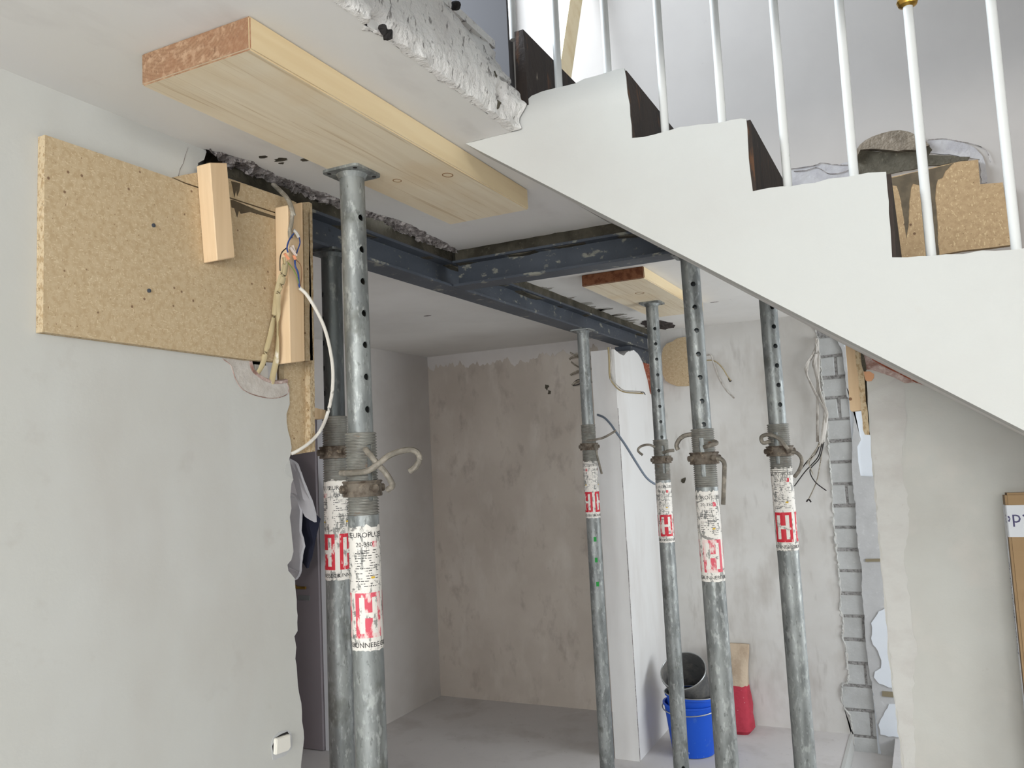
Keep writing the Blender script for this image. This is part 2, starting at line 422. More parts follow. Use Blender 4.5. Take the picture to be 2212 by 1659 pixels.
def strip_between(bm, A, B, nu, nv, amp, seed, drop=0.0, freq=40.0, lock=True):
    """rough band between two polylines"""
    def resample(L, n):
        L = [Vector(p) for p in L]
        ds = [0]
        for a, b in zip(L, L[1:]):
            ds.append(ds[-1] + (b - a).length)
        out = []
        for i in range(n + 1):
            t = ds[-1] * i / n
            j = 0
            while j < len(L) - 2 and ds[j + 1] < t:
                j += 1
            seg = ds[j + 1] - ds[j]
            out.append(L[j].lerp(L[j + 1], 0 if seg == 0 else (t - ds[j]) / seg))
        return out
    a = resample(A, nu); b = resample(B, nu)
    off = Vector((seed * 3.1, seed * 1.7, seed * .9))
    grid = []
    for i in range(nu + 1):
        col = []
        for j in range(nv + 1):
            t = j / nv
            p = a[i].lerp(b[i], t)
            nz = noise.noise_vector(p * freq + off) * .6 + noise.noise_vector(p * freq * 2.7 + off) * .4
            k = 1.0 if not lock else (0.35 if j in (0, nv) else 1.0)
            p = p + nz * amp * k
            p.z -= drop * math.sin(math.pi * t)
            col.append(bm.verts.new(p))
        grid.append(col)
    for i in range(nu):
        for j in range(nv):
            bm.faces.new((grid[i][j], grid[i + 1][j], grid[i + 1][j + 1], grid[i][j + 1]))


def struct(name, bm, m, smooth=False, parent=None):
    o = fin(name, bm, m, parent, smooth)
    if parent is None:
        o['kind'] = 'structure'
    return o


def boolean_cut(bm, cutter):
    """bm minus cutter, both closed; returns a new mesh"""
    bmesh.ops.recalc_face_normals(bm, faces=bm.faces); bmesh.ops.recalc_face_normals(cutter, faces=cutter.faces)
    m1 = bpy.data.meshes.new('a'); bm.to_mesh(m1); bm.free()
    m2 = bpy.data.meshes.new('b'); cutter.to_mesh(m2); cutter.free()
    o1 = bpy.data.objects.new('a', m1); o2 = bpy.data.objects.new('b', m2)
    COL.objects.link(o1); COL.objects.link(o2)
    md = o1.modifiers.new('cut', 'BOOLEAN'); md.operation = 'DIFFERENCE'; md.solver = 'EXACT'; md.object = o2
    dg = bpy.context.evaluated_depsgraph_get()
    me = bpy.data.meshes.new_from_object(o1.evaluated_get(dg))
    bpy.data.objects.remove(o1); bpy.data.objects.remove(o2)
    return me


def text_mesh(s, size):
    cu = bpy.data.curves.new('t', 'FONT'); cu.body = s; cu.size = size; cu.resolution_u = 2
    cu.align_x = 'CENTER'; cu.align_y = 'BOTTOM_BASELINE'
    o = bpy.data.objects.new('t', cu); COL.objects.link(o)
    dg = bpy.context.evaluated_depsgraph_get()
    me = bpy.data.meshes.new_from_object(o.evaluated_get(dg))
    bpy.data.objects.remove(o)
    return me


# ------------------------------------------------------------ setting
H = 2.525; XL = -1.555; YS = 1.822; XS = -0.834; B2 = 2.735; YF = 5.45; UP = 2.787
XA = -3.37                                        # left wall of the alcove

bm = bmesh.new()
prism(bm, [(-5.5, -3.5, 0), (3.2, -3.5, 0), (3.2, 2.8, 0), (2.2, 2.8, 0), (2.2, 5.6, 0), (-.30, 5.6, 0), (-.30, 4.2, 0), (-.53, 4.2, 0), (-.53, 5.6, 0), (-5.5, 5.6, 0)], (0, 0, -.12))
box(bm, (-.6, 4.1, -.2), (-.2, 5.6, -.1))
struct('floor', bm, M_FLOOR)

# near ceiling slab, broken along the beams
edge = [(-1.5497, 1.4971, 2.525), (-1.5323, 1.5351, 2.525), (-1.5256, 1.5823, 2.525), (-1.519, 1.6435, 2.525), (-1.5302, 1.6868, 2.525), (-1.5373, 1.7395, 2.525), (-1.5353, 1.7915, 2.525), (-1.5346, 1.8795, 2.525), (-1.5263, 2.0059, 2.525), (-1.5301, 2.1472, 2.525), (-1.5043, 2.2919, 2.525), (-1.5104, 2.4178, 2.525), (-1.526, 2.6116, 2.525), (-1.5503, 2.745, 2.525), (-1.5437, 2.7945, 2.525), (-1.5044, 2.8425, 2.525), (-1.408, 2.8173, 2.525), (-1.3155, 2.8097, 2.525), (-1.2078, 2.7834, 2.525), (-1.1388, 2.7485, 2.525), (-1.0658, 2.7642, 2.525), (-0.9998, 2.7679, 2.525), (-0.941, 2.7887, 2.525), (-0.903, 2.809, 2.525)]
edge_j = jag(edge, .006, .02, 3, (0, 1), (), True)
pts = [(-1.70, -3.5, H), (-1.70, 1.47, H)] + edge_j + [(-.93, 2.74, H), (-.98, 1.822, H), (XS - .022, 1.82, H), (XS - .022, -3.5, H)]
bm = bmesh.new(); prism(bm, pts, (0, 0, .022)); box(bm, (-1.47, -3.5, H + .022), (XS - .13, 2.70, UP - .02))
ceil_near = struct('ceiling', bm, M_CEIL)
bm = bmesh.new(); box(bm, (-4.2, -3.5, UP - .02), (XS - .07, 1.85, UP)); struct('upper_floor', bm, M_CONC, parent=ceil_near)
bm = bmesh.new(); box(bm, (XS + .02, -3.5, H), (3.2, 1.08, UP)); struct('ceiling_light_stop', bm, M_CEIL)  # unseen slab added to keep window light off the stairwell wall

# rough cut edge of the slab beside the stairs
bm = bmesh.new()
NY, NZ = 240, 36
grid = []
for i in range(NY + 1):
    y = -.3 + (1.815 + .3) * i / NY
    row = []
    for j in range(NZ + 1):
        t = j / NZ
        z = H + (UP - H) * t
        x = XS
        ck = .42 + max(0, 1.75 - y) * .95                # crack that climbs away from the stairs
        ck += .03 * noise.noise(Vector((y * 14, 3.1, 0)))
        d = t - ck
        if d > 0:
            x -= .014 + .05 * min(1, d * 3)
        x -= .05 * math.exp(-(d / .032) ** 2)
        x -= .03 * max(0, t - .8) * 5
        p = Vector((x, y, z))
        n1 = noise.noise(p * 13) * .004 + noise.noise(p * 55) * .003 + noise.noise(Vector((p.x, p.y * 160, p.z * 70))) * .003
        lo_edge = max(0, 1 - t * 9)
        x += n1 * (1 - .5 * lo_edge) - .02 * lo_edge * (noise.noise(Vector((y * 22, 0, 5))) * .8 + .3)
        if y > 1.74:
            x += (y - 1.74) * .25 * noise.noise(Vector((z * 30, 1, 2))) + (y - 1.74) * .15
        for (hy, hz, hr) in ((1.228, .006, .013), (1.247, .012, .012), (1.725, .055, .016), (1.70, .12, .013), (1.50, .17, .012), (1.49, .19, .012)):
            q = ((y - hy) ** 2 + (z - H - hz) ** 2) / hr ** 2
            x -= .045 * math.exp(-q * 1.4)
        row.append(bm.verts.new((x, y, z + .004 * noise.noise(p * 40))))
    grid.append(row)
NZ += 2
for i in range(NY + 1):
    y = grid[i][0].co.y
    lo_x = grid[i][0].co.x
    grid[i][0].co.z = H + .001
    grid[i].insert(0, bm.verts.new((lo_x - .006, y, H - .0006))); grid[i].insert(0, bm.verts.new((XS - .024 - .012 * noise.noise(Vector((y * 30, 4, 4))), y, H - .0006)))
for i in range(NY):
    for j in range(NZ):
        bm.faces.new((grid[i][j], grid[i + 1][j], grid[i + 1][j + 1], grid[i][j + 1]))
fin('slab_edge', bm, M_CONC, ceil_near, True)
for (py, pz, pr, pm) in ((-0.834, 1.248, 2.5244)[1:] + (.009, 0), (-0.834, 1.2643, 2.521)[1:] + (.010, 0), (-0.834, 1.6998, 2.6166)[1:] + (.009, 1), (-0.834, 1.7074, 2.5507)[1:] + (.010, 1), (-0.834, 1.5337, 2.71)[1:] + (.010, 0)):
    bm = bmesh.new(); bmesh.ops.create_icosphere(bm, subdivisions=2, radius=pr, matrix=Matrix.Translation((XS - .006, py, pz)))
    for v in bm.verts:
        v.co += noise.noise_vector(v.co * 90) * .006
    fin('painted_pit', bm, M_MORTAR if pm else M_DARK, ceil_near)  # coloured blobs stand for pits, the near-black ones paint their shade

# lip of knocked-off concrete between the ceiling and the beams
inner1 = [(-1.543, 1.5317, 2.525), (-1.628, 1.6734, 2.525), (-1.6588, 1.8038, 2.525), (-1.6495, 1.8509, 2.525), (-1.598, 1.9181, 2.525), (-1.6362, 2.0659, 2.525), (-1.6044, 2.1065, 2.525), (-1.5633, 2.2106, 2.525), (-1.5486, 2.2732, 2.525), (-1.5832, 2.4008, 2.525), (-1.584, 2.5052, 2.525), (-1.6232, 2.6553, 2.525), (-1.5898, 2.6977, 2.525), (-1.561, 2.7635, 2.525)]
bm = bmesh.new(); strip_between(bm, [Vector(p) + Vector((.006, 0, .002)) for p in edge[:14]], [Vector(p) + Vector((-.004, 0, .000)) for p in inner1], 170, 14, .022, 2, .006)
fin('broken_edge', bm, M_RUBBLE, ceil_near, label='rough grey concrete exposed beside the long beam')
bm = bmesh.new(); strip_between(bm, [Vector(p) + Vector((0, -.004, .003)) for p in edge[13:]], [Vector(p) + Vector((0, .022, .004)) for p in edge[13:]], 110, 7, .012, 5, .003)
fin('broken_edge', bm, M_RUBBLE, ceil_near)
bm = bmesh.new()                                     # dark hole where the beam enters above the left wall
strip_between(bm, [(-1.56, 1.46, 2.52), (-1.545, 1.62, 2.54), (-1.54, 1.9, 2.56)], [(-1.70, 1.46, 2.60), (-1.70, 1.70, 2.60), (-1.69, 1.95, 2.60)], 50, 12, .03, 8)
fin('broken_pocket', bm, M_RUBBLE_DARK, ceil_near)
# small spalls in the ceiling plaster
for i, (a, b_, rx, ry) in enumerate(((-1.470, 1.615, .012, .010), (-1.445, 1.655, .020, .012), (-1.385, 1.690, .028, .013), (-1.462, 1.675, .008, .006))):
    bm = bmesh.new()
    o = [(a + rx * math.cos(k / 14 * 2 * math.pi) * random.uniform(.7, 1.2), b_ + ry * math.sin(k / 14 * 2 * math.pi) * random.uniform(.7, 1.2), H - .0008) for k in range(14)]
    prism(bm, o, (0, 0, .004)); fin('spall', bm, M_MORTAR, ceil_near)

# ceiling of the far rooms, the slot for the beam left open
bm = bmesh.new()
fe = jag([(-1.6206, 3.3071, 2.525), (-1.6258, 3.4267, 2.525), (-1.6125, 3.7377, 2.525), (-1.5923, 4.1172, 2.525), (-1.5997, 4.4177, 2.525), (-1.6138, 4.7738, 2.525), (-1.6014, 5.3924, 2.525)], .006, .03, 9, (0, 1), (), True)
pts = [(-1.57, 2.86, H)] + [tuple(p) for p in fe[1:-1]] + [(-1.57, 5.6, H), (2.3, 5.6, H), (2.3, 2.86, H)]
prism(bm, pts, (0, 0, .2)); c2 = struct('ceiling_far', bm, M_CEIL_FAR)
bm = bmesh.new(); box(bm, (-5.5, -3.5, H), (-1.675, 5.6, H + .2)); struct('ceiling_alcove', bm, M_CEIL_FAR)
bm = bmesh.new()                                     # smeared mortar at the slot
strip_between(bm, [(-1.6107, 3.2557, 2.525), (-1.6258, 3.4267, 2.525), (-1.6125, 3.7377, 2.525), (-1.5923, 4.1172, 2.525), (-1.5997, 4.4177, 2.525), (-1.6138, 4.7738, 2.525), (-1.6346, 5.5544, 2.525)], [(-1.588, 2.83, H - .035), (-1.588, 3.5, H - .04), (-1.588, 4.3, H - .04), (-1.588, 5.4, H - .03)], 120, 5, .008, 11)
fin('mortar_fillet', bm, M_MORTAR, c2)
rnd = random.Random(21)
for i in range(26):                                  # thin trowel smears pulled across the ceiling
    y = rnd.uniform(3.0, 5.3); l = rnd.uniform(.02, .10); wd = rnd.uniform(.02, .06)
    x0 = -1.60
    bm = bmesh.new()
    o = [(x0, y - wd, H - .0012)] + [(x0 + l * (math.sin(math.pi * k / 16) * (.55 + .9 * rnd.random())), y + wd * (k / 8 - 1), H - .0012) for k in range(1, 16)] + [(x0, y + wd, H - .0012)]
    prism(bm, o, (0, 0, .002))
    fin('mortar_smear', bm, M_SMEAR, c2)
bm = bmesh.new()
o = [(-1.46 + .09 * math.cos(k / 26 * 2 * math.pi) * rnd.uniform(.75, 1.15), 5.16 + .24 * math.sin(k / 26 * 2 * math.pi) * rnd.uniform(.8, 1.1), H - .004) for k in range(26)]
prism(bm, o, (0, 0, .006)); fin('mortar_patch', bm, M_RUBBLE_DARK, c2)
for a, b_ in ((-1.02, 3.35), (-.98, 4.6), (-2.35, 3.25), (-2.4, 3.9)):
    bm = bmesh.new()
    prism(bm, [(a + .025 * math.cos(k / 10 * 2 * math.pi), b_ + .012 * math.sin(k / 10 * 2 * math.pi), H - .0006) for k in range(10)], (0, 0, .002)); fin('spall', bm, M_RUBBLE, c2)

# left wall: plaster skin with a broken end, masonry core behind it
JAGPX = [(-1.555, 1.5008, 2.5321), (-1.555, 1.5066, 2.522), (-1.555, 1.4986, 2.4992), (-1.555, 1.479, 2.485), (-1.555, 1.4723, 2.4383), (-1.555, 1.6185, 2.3188), (-1.555, 1.6542, 2.1036), (-1.555, 1.6398, 2.0095), (-1.555, 1.6443, 1.9929), (-1.555, 1.6556, 1.9792), (-1.555, 1.6755, 1.9648), (-1.555, 1.7064, 1.9556), (-1.555, 1.7454, 1.953), (-1.555, 1.7805, 1.9602), (-1.555, 1.7911, 1.9442), (-1.555, 1.7913, 1.8983), (-1.555, 1.7773, 1.8712), (-1.555, 1.7812, 1.8257), (-1.555, 1.7944, 1.7777), (-1.555, 1.788, 1.7576), (-1.555, 1.7781, 1.7378), (-1.555, 1.7809, 1.7152), (-1.555, 1.7987, 1.6931), (-1.555, 1.7899, 1.681), (-1.555, 1.784, 1.6463), (-1.555, 1.7875, 1.615), (-1.555, 1.7802, 1.5919), (-1.555, 1.7867, 1.5393), (-1.555, 1.7915, 1.4992), (-1.555, 1.7824, 1.4782), (-1.555, 1.7665, 1.4668), (-1.555, 1.7695, 1.4505), (-1.555, 1.7943, 1.4261), (-1.555, 1.7953, 1.4026), (-1.555, 1.7996, 1.3688), (-1.555, 1.8017, 1.3267), (-1.555, 1.8002, 1.2867), (-1.555, 1.7869, 1.2755), (-1.555, 1.7931, 1.2457), (-1.555, 1.7883, 1.2165), (-1.555, 1.7947, 1.1619), (-1.555, 1.7996, 1.1246), (-1.555, 1.8077, 1.0959), (-1.555, 1.8087, 1.0487), (-1.555, 1.8152, 1.0023), (-1.555, 1.8019, 0.9469), (-1.555, 1.7972, 0.9189)]
jl = JAGPX[-1]
outline = [(XL, -3.5, 0), (XL, -3.5, H), (XL, JAGPX[0][1], H)] + jag(JAGPX, .0025, .018, 4, (1, 2), (3, 4, 5, 6), True) + [(XL, jl[1] + .01, .6), (XL, jl[1] - .005, .3), (XL, jl[1], 0)]
bm = bmesh.new(); prism(bm, outline, (-.018, 0, 0))
wl = struct('wall_left', bm, M_WALL)
core = [(XL - .018, -3.5, 0), (XL - .018, -3.5, H), (XL - .018, 1.44, H), (XL - .018, 1.44, 2.30), (XL - .018, 1.60, 2.30), (XL - .018, 1.60, 2.02), (XL - .018, 1.63, 1.96), (XL - .018, 1.73, 1.955), (XL - .018, 1.765, 1.85), (XL - .018, 1.77, 1.2), (XL - .018, 1.785, .9), (XL - .018, 1.79, 0)]
bm = bmesh.new(); prism(bm, core, (-.125, 0, 0)); fin('masonry_core', bm, M_REDBRICK, wl)
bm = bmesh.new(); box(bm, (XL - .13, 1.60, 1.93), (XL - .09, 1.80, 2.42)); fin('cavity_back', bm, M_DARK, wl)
bm = bmesh.new(); box(bm, (XL - .10, 1.625, 1.962), (XL - .035, 1.672, 2.02)); fin('brick_stump', bm, M_REDBRICK, wl, label='orange red brick showing in the hole')
# pale halo of chipped plaster under the chipboard
halo = [(-1.555, 1.547, 2.0027), (-1.555, 1.5746, 1.9875), (-1.555, 1.5881, 1.959), (-1.555, 1.6082, 1.933), (-1.555, 1.6488, 1.9183), (-1.555, 1.7085, 1.9112), (-1.555, 1.7532, 1.9157), (-1.555, 1.785, 1.9298), (-1.555, 1.7823, 1.9578), (-1.555, 1.7454, 1.9518), (-1.555, 1.7011, 1.9553), (-1.555, 1.6688, 1.968), (-1.555, 1.6507, 1.9813), (-1.555, 1.6431, 2.0098)]
bm = bmesh.new(); prism(bm, [(XL + .0005, p[1], p[2]) for p in jag(halo, .002, .01, 6, (1, 2))], (-.004, 0, 0)); fin('chipped_plaster', bm, M_HALO, wl)
bm = bmesh.new(); tube(bm, [(XL + .001, p[1], p[2]) for p in halo[:9]], .0012, 4); fin('chipped_rim', bm, M_PINKPLASTER, wl)
bm = bmesh.new(); tube(bm, [(XL - .002, p[1], p[2] + .004) for p in halo[8:]], .0065, 5); fin('raw_edge', bm, M_PINKPLASTER, wl)
bm = bmesh.new()
hl = [(-1.555, 1.7839, 1.7464), (-1.555, 1.7688, 1.7343), (-1.555, 1.7626, 1.7158), (-1.555, 1.7731, 1.703), (-1.555, 1.7969, 1.6932)]
prism(bm, [(XL + .0005, p[1], p[2]) for p in hl], (-.003, 0, 0)); fin('chipped_plaster', bm, M_STAIRWHITE, wl)
for px in ([(-1.555, 1.4476, 2.515), (-1.555, 1.4386, 2.4924), (-1.555, 1.4326, 2.4709), (-1.555, 1.4225, 2.4529), (-1.555, 1.4151, 2.429)],):   # hairline crack
    bm = bmesh.new(); tube(bm, px, .0009, 4, False); fin('crack', bm, M_RUBBLE, wl)

# far wall: grey alcove part, white part, then the toothed strip of bricks and the old bathroom
bm = bmesh.new(); box(bm, (XA - .1, YF, -.1), (-1.70, YF + .1, H + .05)); wb = struct('wall_back', bm, M_ALCOVE)
bm = bmesh.new()                                     # lighter uncovered band along the ceiling of the grey wall
rr = random.Random(5)
o = [(XA, YF - .002, H)] + [(XA + (1.67) * i / 240, YF - .002, H - .075 - .09 * abs(noise.noise(Vector((i * .021, 2, 0)))) - .06 * noise.noise(Vector((i * .09, 5, 0))) - .035 * noise.noise(Vector((i * .33, 8, 0)))) for i in range(241)] + [(-1.70, YF - .002, H)]
prism(bm, o, (0, .004, 0)); fin('plaster_band', bm, M_ALCOVE_W, wb)
sl = [(-0.5557, 5.45, 2.4589), (-0.5419, 5.45, 2.3561), (-0.5388, 5.45, 2.2549), (-0.5375, 5.45, 2.1314), (-0.5339, 5.45, 2.0025), (-0.5282, 5.45, 1.8685), (-0.5304, 5.45, 1.7357), (-0.5298, 5.45, 1.6061), (-0.5269, 5.45, 1.4714), (-0.5344, 5.45, 1.3404), (-0.5366, 5.45, 1.2099), (-0.5338, 5.45, 1.0771), (-0.5305, 5.45, 0.9504), (-0.5303, 5.45, 0.8189), (-0.5426, 5.45, 0.7284), (-0.5296, 5.45, 0.6608), (-0.5385, 5.45, 0.5464), (-0.5242, 5.45, 0.4985), (-0.5258, 5.45, 0.4121), (-0.5261, 5.45, 0.3099), (-0.5649, 5.45, 0.2748), (-0.5734, 5.45, 0.1989), (-0.5646, 5.45, 0.146), (-0.5316, 5.45, 0.1088), (-0.5303, 5.45, -0.0055), (-0.5251, 5.45, -0.0686)]
bm = bmesh.new()
prism(bm, [(-1.70, YF, 0), (-1.70, YF, H), (sl[0][0], YF, H)] + jag(sl, .006, .02, 12, (0, 2), (), True) + [(sl[-1][0], YF, 0)], (0, .016, 0))
wf = struct('wall_far', bm, M_FARWALL)
bm = bmesh.new(); box(bm, (-1.70, YF + .0165, -.2), (2.3, YF + .12, H)); fin('wall_joint_mortar', bm, M_JOINT, wf)
# white raised lip of the broken plaster
bm = bmesh.new()
lip = [(p[0] - .004, YF - .004, p[2]) for p in sl]
tube(bm, jag(lip, .006, .014, 31, (0, 1, 2), (), True), [random.uniform(.002, .0075) for _ in range(60)], 5, False); fin('plaster_lip', bm, M_STAIRWHITE, wf)
JZ = [2.3796, 2.2551, 2.1224, 1.9957, 1.8638, 1.7322, 1.6038, 1.4702, 1.3397, 1.2096, 1.0771, 0.9505, 0.8174, 0.6847, 0.5455, 0.4095, 0.2766, 0.136, -0.0123, -0.152]
SPLIT = {1: -0.4554, 3: -0.4569, 7: -0.4535, 13: -0.4197, 15: -0.4333, 17: -0.4249}
rnd = random.Random(8)
for i in range(len(JZ) - 1):
    zt, zb = JZ[i], JZ[i + 1]
    xl, xr, g = -.575, -.315, .0085
    spl = SPLIT.get(i)
    for a, b_ in ([(xl, xr)] if spl is None else [(xl, spl - .008), (spl + .008, xr)]):
        bm = bmesh.new()
        d = rnd.uniform(-.002, .002)
        vs = box(bm, (a, YF + .012 + d, zb + g), (b_, YF + .05, zt - g))
        for v in vs:
            v.co += Vector((rnd.uniform(-.003, .003), 0, rnd.uniform(-.003, .003)))
        bmesh.ops.bevel(bm, geom=bm.edges[:], offset=.004, segments=1, affect='EDGES')
        fin('brick', bm, M_BRICK, wf)
# ragged plaster to the right of the bricks, and what is left of the bathroom tiles
sr = [(-0.455, 5.45, 2.3669), (-0.4308, 5.45, 2.3357), (-0.4094, 5.45, 2.2707), (-0.4053, 5.45, 2.1199), (-0.4047, 5.45, 1.9927), (-0.3744, 5.45, 1.9792), (-0.3761, 5.45, 1.8588), (-0.3915, 5.45, 1.7618), (-0.4093, 5.45, 1.6011), (-0.4146, 5.45, 1.4681), (-0.4092, 5.45, 1.3381), (-0.4143, 5.45, 1.209), (-0.4118, 5.45, 1.0776), (-0.4037, 5.45, 0.9524), (-0.4166, 5.45, 0.8219), (-0.4092, 5.45, 0.6899), (-0.415, 5.45, 0.5526), (-0.413, 5.45, 0.419), (-0.4006, 5.45, 0.2895), (-0.3965, 5.45, 0.1523), (-0.388, 5.45, 0.0084), (-0.3865, 5.45, -0.1274)]
so = [(-0.4249, 5.45, 2.3436), (-0.3914, 5.45, 2.2974), (-0.392, 5.45, 2.1555), (-0.3822, 5.45, 2.0135), (-0.3779, 5.45, 1.9345), (-0.3591, 5.45, 1.8437), (-0.3528, 5.45, 1.7597), (-0.3472, 5.45, 1.7316), (-0.3711, 5.45, 1.6911), (-0.3731, 5.45, 1.5996), (-0.3668, 5.45, 1.5163), (-0.0176, 5.45, 1.4829), (-0.1488, 5.45, -0.1014), (-0.3876, 5.45, -0.1406)]
bm = bmesh.new(); prism(bm, [(p[0], YF - .006, p[2]) for p in jag(sr, .004, .02, 14, (0, 2), (), True) + list(reversed(so))], (0, .03, 0)); fin('tile_adhesive', bm, M_ADHES, wf)
bm = bmesh.new(); box(bm, (-.40, YF + .008, -.1), (2.2, YF + .03, H)); fin('bathroom_plaster', bm, M_TILE, wf)
for pl in ([(-0.2861, 5.45, 0.7505), (-0.3309, 5.45, 0.7223), (-0.3568, 5.45, 0.6812), (-0.3766, 5.45, 0.6536), (-0.3752, 5.45, 0.6081), (-0.3837, 5.45, 0.5649), (-0.3766, 5.45, 0.5278), (-0.3518, 5.45, 0.4919), (-0.3383, 5.45, 0.4422), (-0.3444, 5.45, 0.3967), (-0.3788, 5.45, 0.3733), (-0.3864, 5.45, 0.3409), (-0.364, 5.45, 0.3081), (-0.3109, 5.45, 0.2882), (-0.1398, 5.45, 0.2956), (-0.1018, 5.45, 0.7566)],
           [(-0.2814, 5.45, 0.1961), (-0.3186, 5.45, 0.193), (-0.3417, 5.45, 0.1517), (-0.3679, 5.45, 0.1048), (-0.3832, 5.45, 0.0692), (-0.3774, 5.45, 0.0173), (-0.3335, 5.45, 0.0085), (-0.1626, 5.45, 0.0201), (-0.1472, 5.45, 0.2071)]):
    bm = bmesh.new(); prism(bm, [(p[0], YF - .012, p[2]) for p in jag(pl, .003, .02, 15, (0, 2))], (0, .008, 0)); fin('tile', bm, M_TILE, wf)
for pl in ([(-0.3775, 5.45, 1.026), (-0.0789, 5.45, 1.0339), (-0.0804, 5.45, 1.0154), (-0.3788, 5.45, 1.0097)], [(-0.3476, 5.45, 0.2644), (-0.1424, 5.45, 0.2643), (-0.145, 5.45, 0.2331), (-0.3499, 5.45, 0.2352)]):
    bm = bmesh.new(); prism(bm, [(p[0], YF - .012, p[2]) for p in pl], (0, .01, 0)); fin('grout_line', bm, M_GROUT, wf)
bm = bmesh.new(); box(bm, (-.545, 4.25, -.1), (-.528, 5.44, .004)); fin('screed_edge', bm, M_STAIRWHITE, wf)
# black chip in the far plaster, and one in the alcove wall
for a, b_, par in ((-1.4421, 1.526, wf), (-2.3668, 2.1744, wb), (-2.3861, 2.2157, wb)):
    bm = bmesh.new(); prism(bm, [(a + .014 * math.cos(k / 9 * 2 * math.pi) * random.uniform(.5, 1.5), YF - .003, b_ + .02 * math.sin(k / 9 * 2 * math.pi) * random.uniform(.5, 1.4)) for k in range(9)], (0, .004, 0)); fin('plaster_hole', bm, M_MORTAR, par)

# alcove's left wall with the open doorway
DY = 4.21
bm = bmesh.new()
prism(bm, [(XA, DY + .05, 0), (XA, DY + .05, 2.07), (XA, 3.2, 2.07), (XA, 3.2, 0), (XA, -3.5, 0), (XA, -3.5, H), (XA, 5.6, H), (XA, 5.6, 0)], (-.12, 0, 0))
wal = struct('wall_alcove', bm, M_ALCOVE_W)
bm = bmesh.new(); box(bm, (-5.5, -3.6, 0), (-5.4, 5.6, H)); struct('wall_outer', bm, M_ALCOVE_W)
bm = bmesh.new(); box(bm, (-3.44, DY, 0), (-3.345, DY + .05, 2.09))
struct('trim_1', bm, M_FRAME)
dr = thing('open_door', 'grey violet room door standing open behind the broken left wall', 'door', (-3.85, DY, 0))
bm = bmesh.new(); box(bm, (-4.28, DY - .02, .006), (-3.445, DY + .02, 2.04)); fin('door_leaf', bm, M_DOOR, dr)
hx, hz = -3.526, 0.9874
bm = bmesh.new(); tube(bm, [(hx - .10, DY - .02, hz), (hx - .10, DY - .06, hz), (hx - .03, DY - .07, hz), (hx + .02, DY - .07, hz)], .009, 8); fin('handle', bm, M_BRASS, dr, True, label='brass handle')
bm = bmesh.new(); box(bm, (hx - .08, DY - .026, hz - .085), (hx + .012, DY - .018, hz - .055)); fin('lock_plate', bm, M_WIRE, dr)

# pale cloth hanging on the door
CY = 4.06
cl = thing('hanging_cloth', 'pale grey cloth with navy painted shadow hanging behind the jagged wall end', 'cloth', (-3.5076, CY, 1.0553))


def cloth(name, px, m, y0, bulge):
    bm = bmesh.new()
    prism(bm, [(p[0], y0, p[2]) for p in px], (0, .02, 0))
    bmesh.ops.subdivide_edges(bm, edges=bm.edges[:], cuts=2, use_grid_fill=True)
    for v in bm.verts:
        v.co.y += bulge * noise.noise(v.co * 7) + .03 * math.sin(v.co.x * 30)
    return fin(name, bm, m, cl, True)


cloth('flap', [(-3.7819, 4.06, 1.8138), (-3.5498, 4.06, 1.7891), (-3.4851, 4.06, 1.7494), (-3.4218, 4.06, 1.6931), (-3.3886, 4.06, 1.6133), (-3.363, 4.06, 1.5287), (-3.3482, 4.06, 1.4448), (-3.3464, 4.06, 1.3948), (-3.3948, 4.06, 1.4316), (-3.4389, 4.06, 1.5022), (-3.4912, 4.06, 1.5597), (-3.6365, 4.06, 1.6205), (-3.7864, 4.06, 1.6538)], M_CLOTH, CY - .02, .02)
cloth('fold_shade', [(-3.786, 4.06, 1.6684), (-3.636, 4.06, 1.6348), (-3.4905, 4.06, 1.5823), (-3.4205, 4.06, 1.5159), (-3.3458, 4.06, 1.4115), (-3.3546, 4.06, 1.3616), (-3.3716, 4.06, 1.2785), (-3.3891, 4.06, 1.1816), (-3.4196, 4.06, 1.1177), (-3.4691, 4.06, 1.1337), (-3.646, 4.06, 1.3069), (-3.7913, 4.06, 1.4801)], M_NAVY, CY + .02, .01)  # navy sheet paints the shadow under the flap
cloth('body', [(-3.7877, 4.06, 1.6103), (-3.6373, 4.06, 1.5918), (-3.5091, 4.06, 1.5714), (-3.456, 4.06, 1.5307), (-3.415, 4.06, 1.4682), (-3.4226, 4.06, 1.3482), (-3.399, 4.06, 1.3063), (-3.3865, 4.06, 1.2564), (-3.4033, 4.06, 1.1815), (-3.4412, 4.06, 1.1119), (-3.5042, 4.06, 1.0498), (-3.5611, 4.06, 1.0822), (-3.6515, 4.06, 1.123), (-3.7994, 4.06, 1.1926)], M_CLOTH, CY - .04, .03)

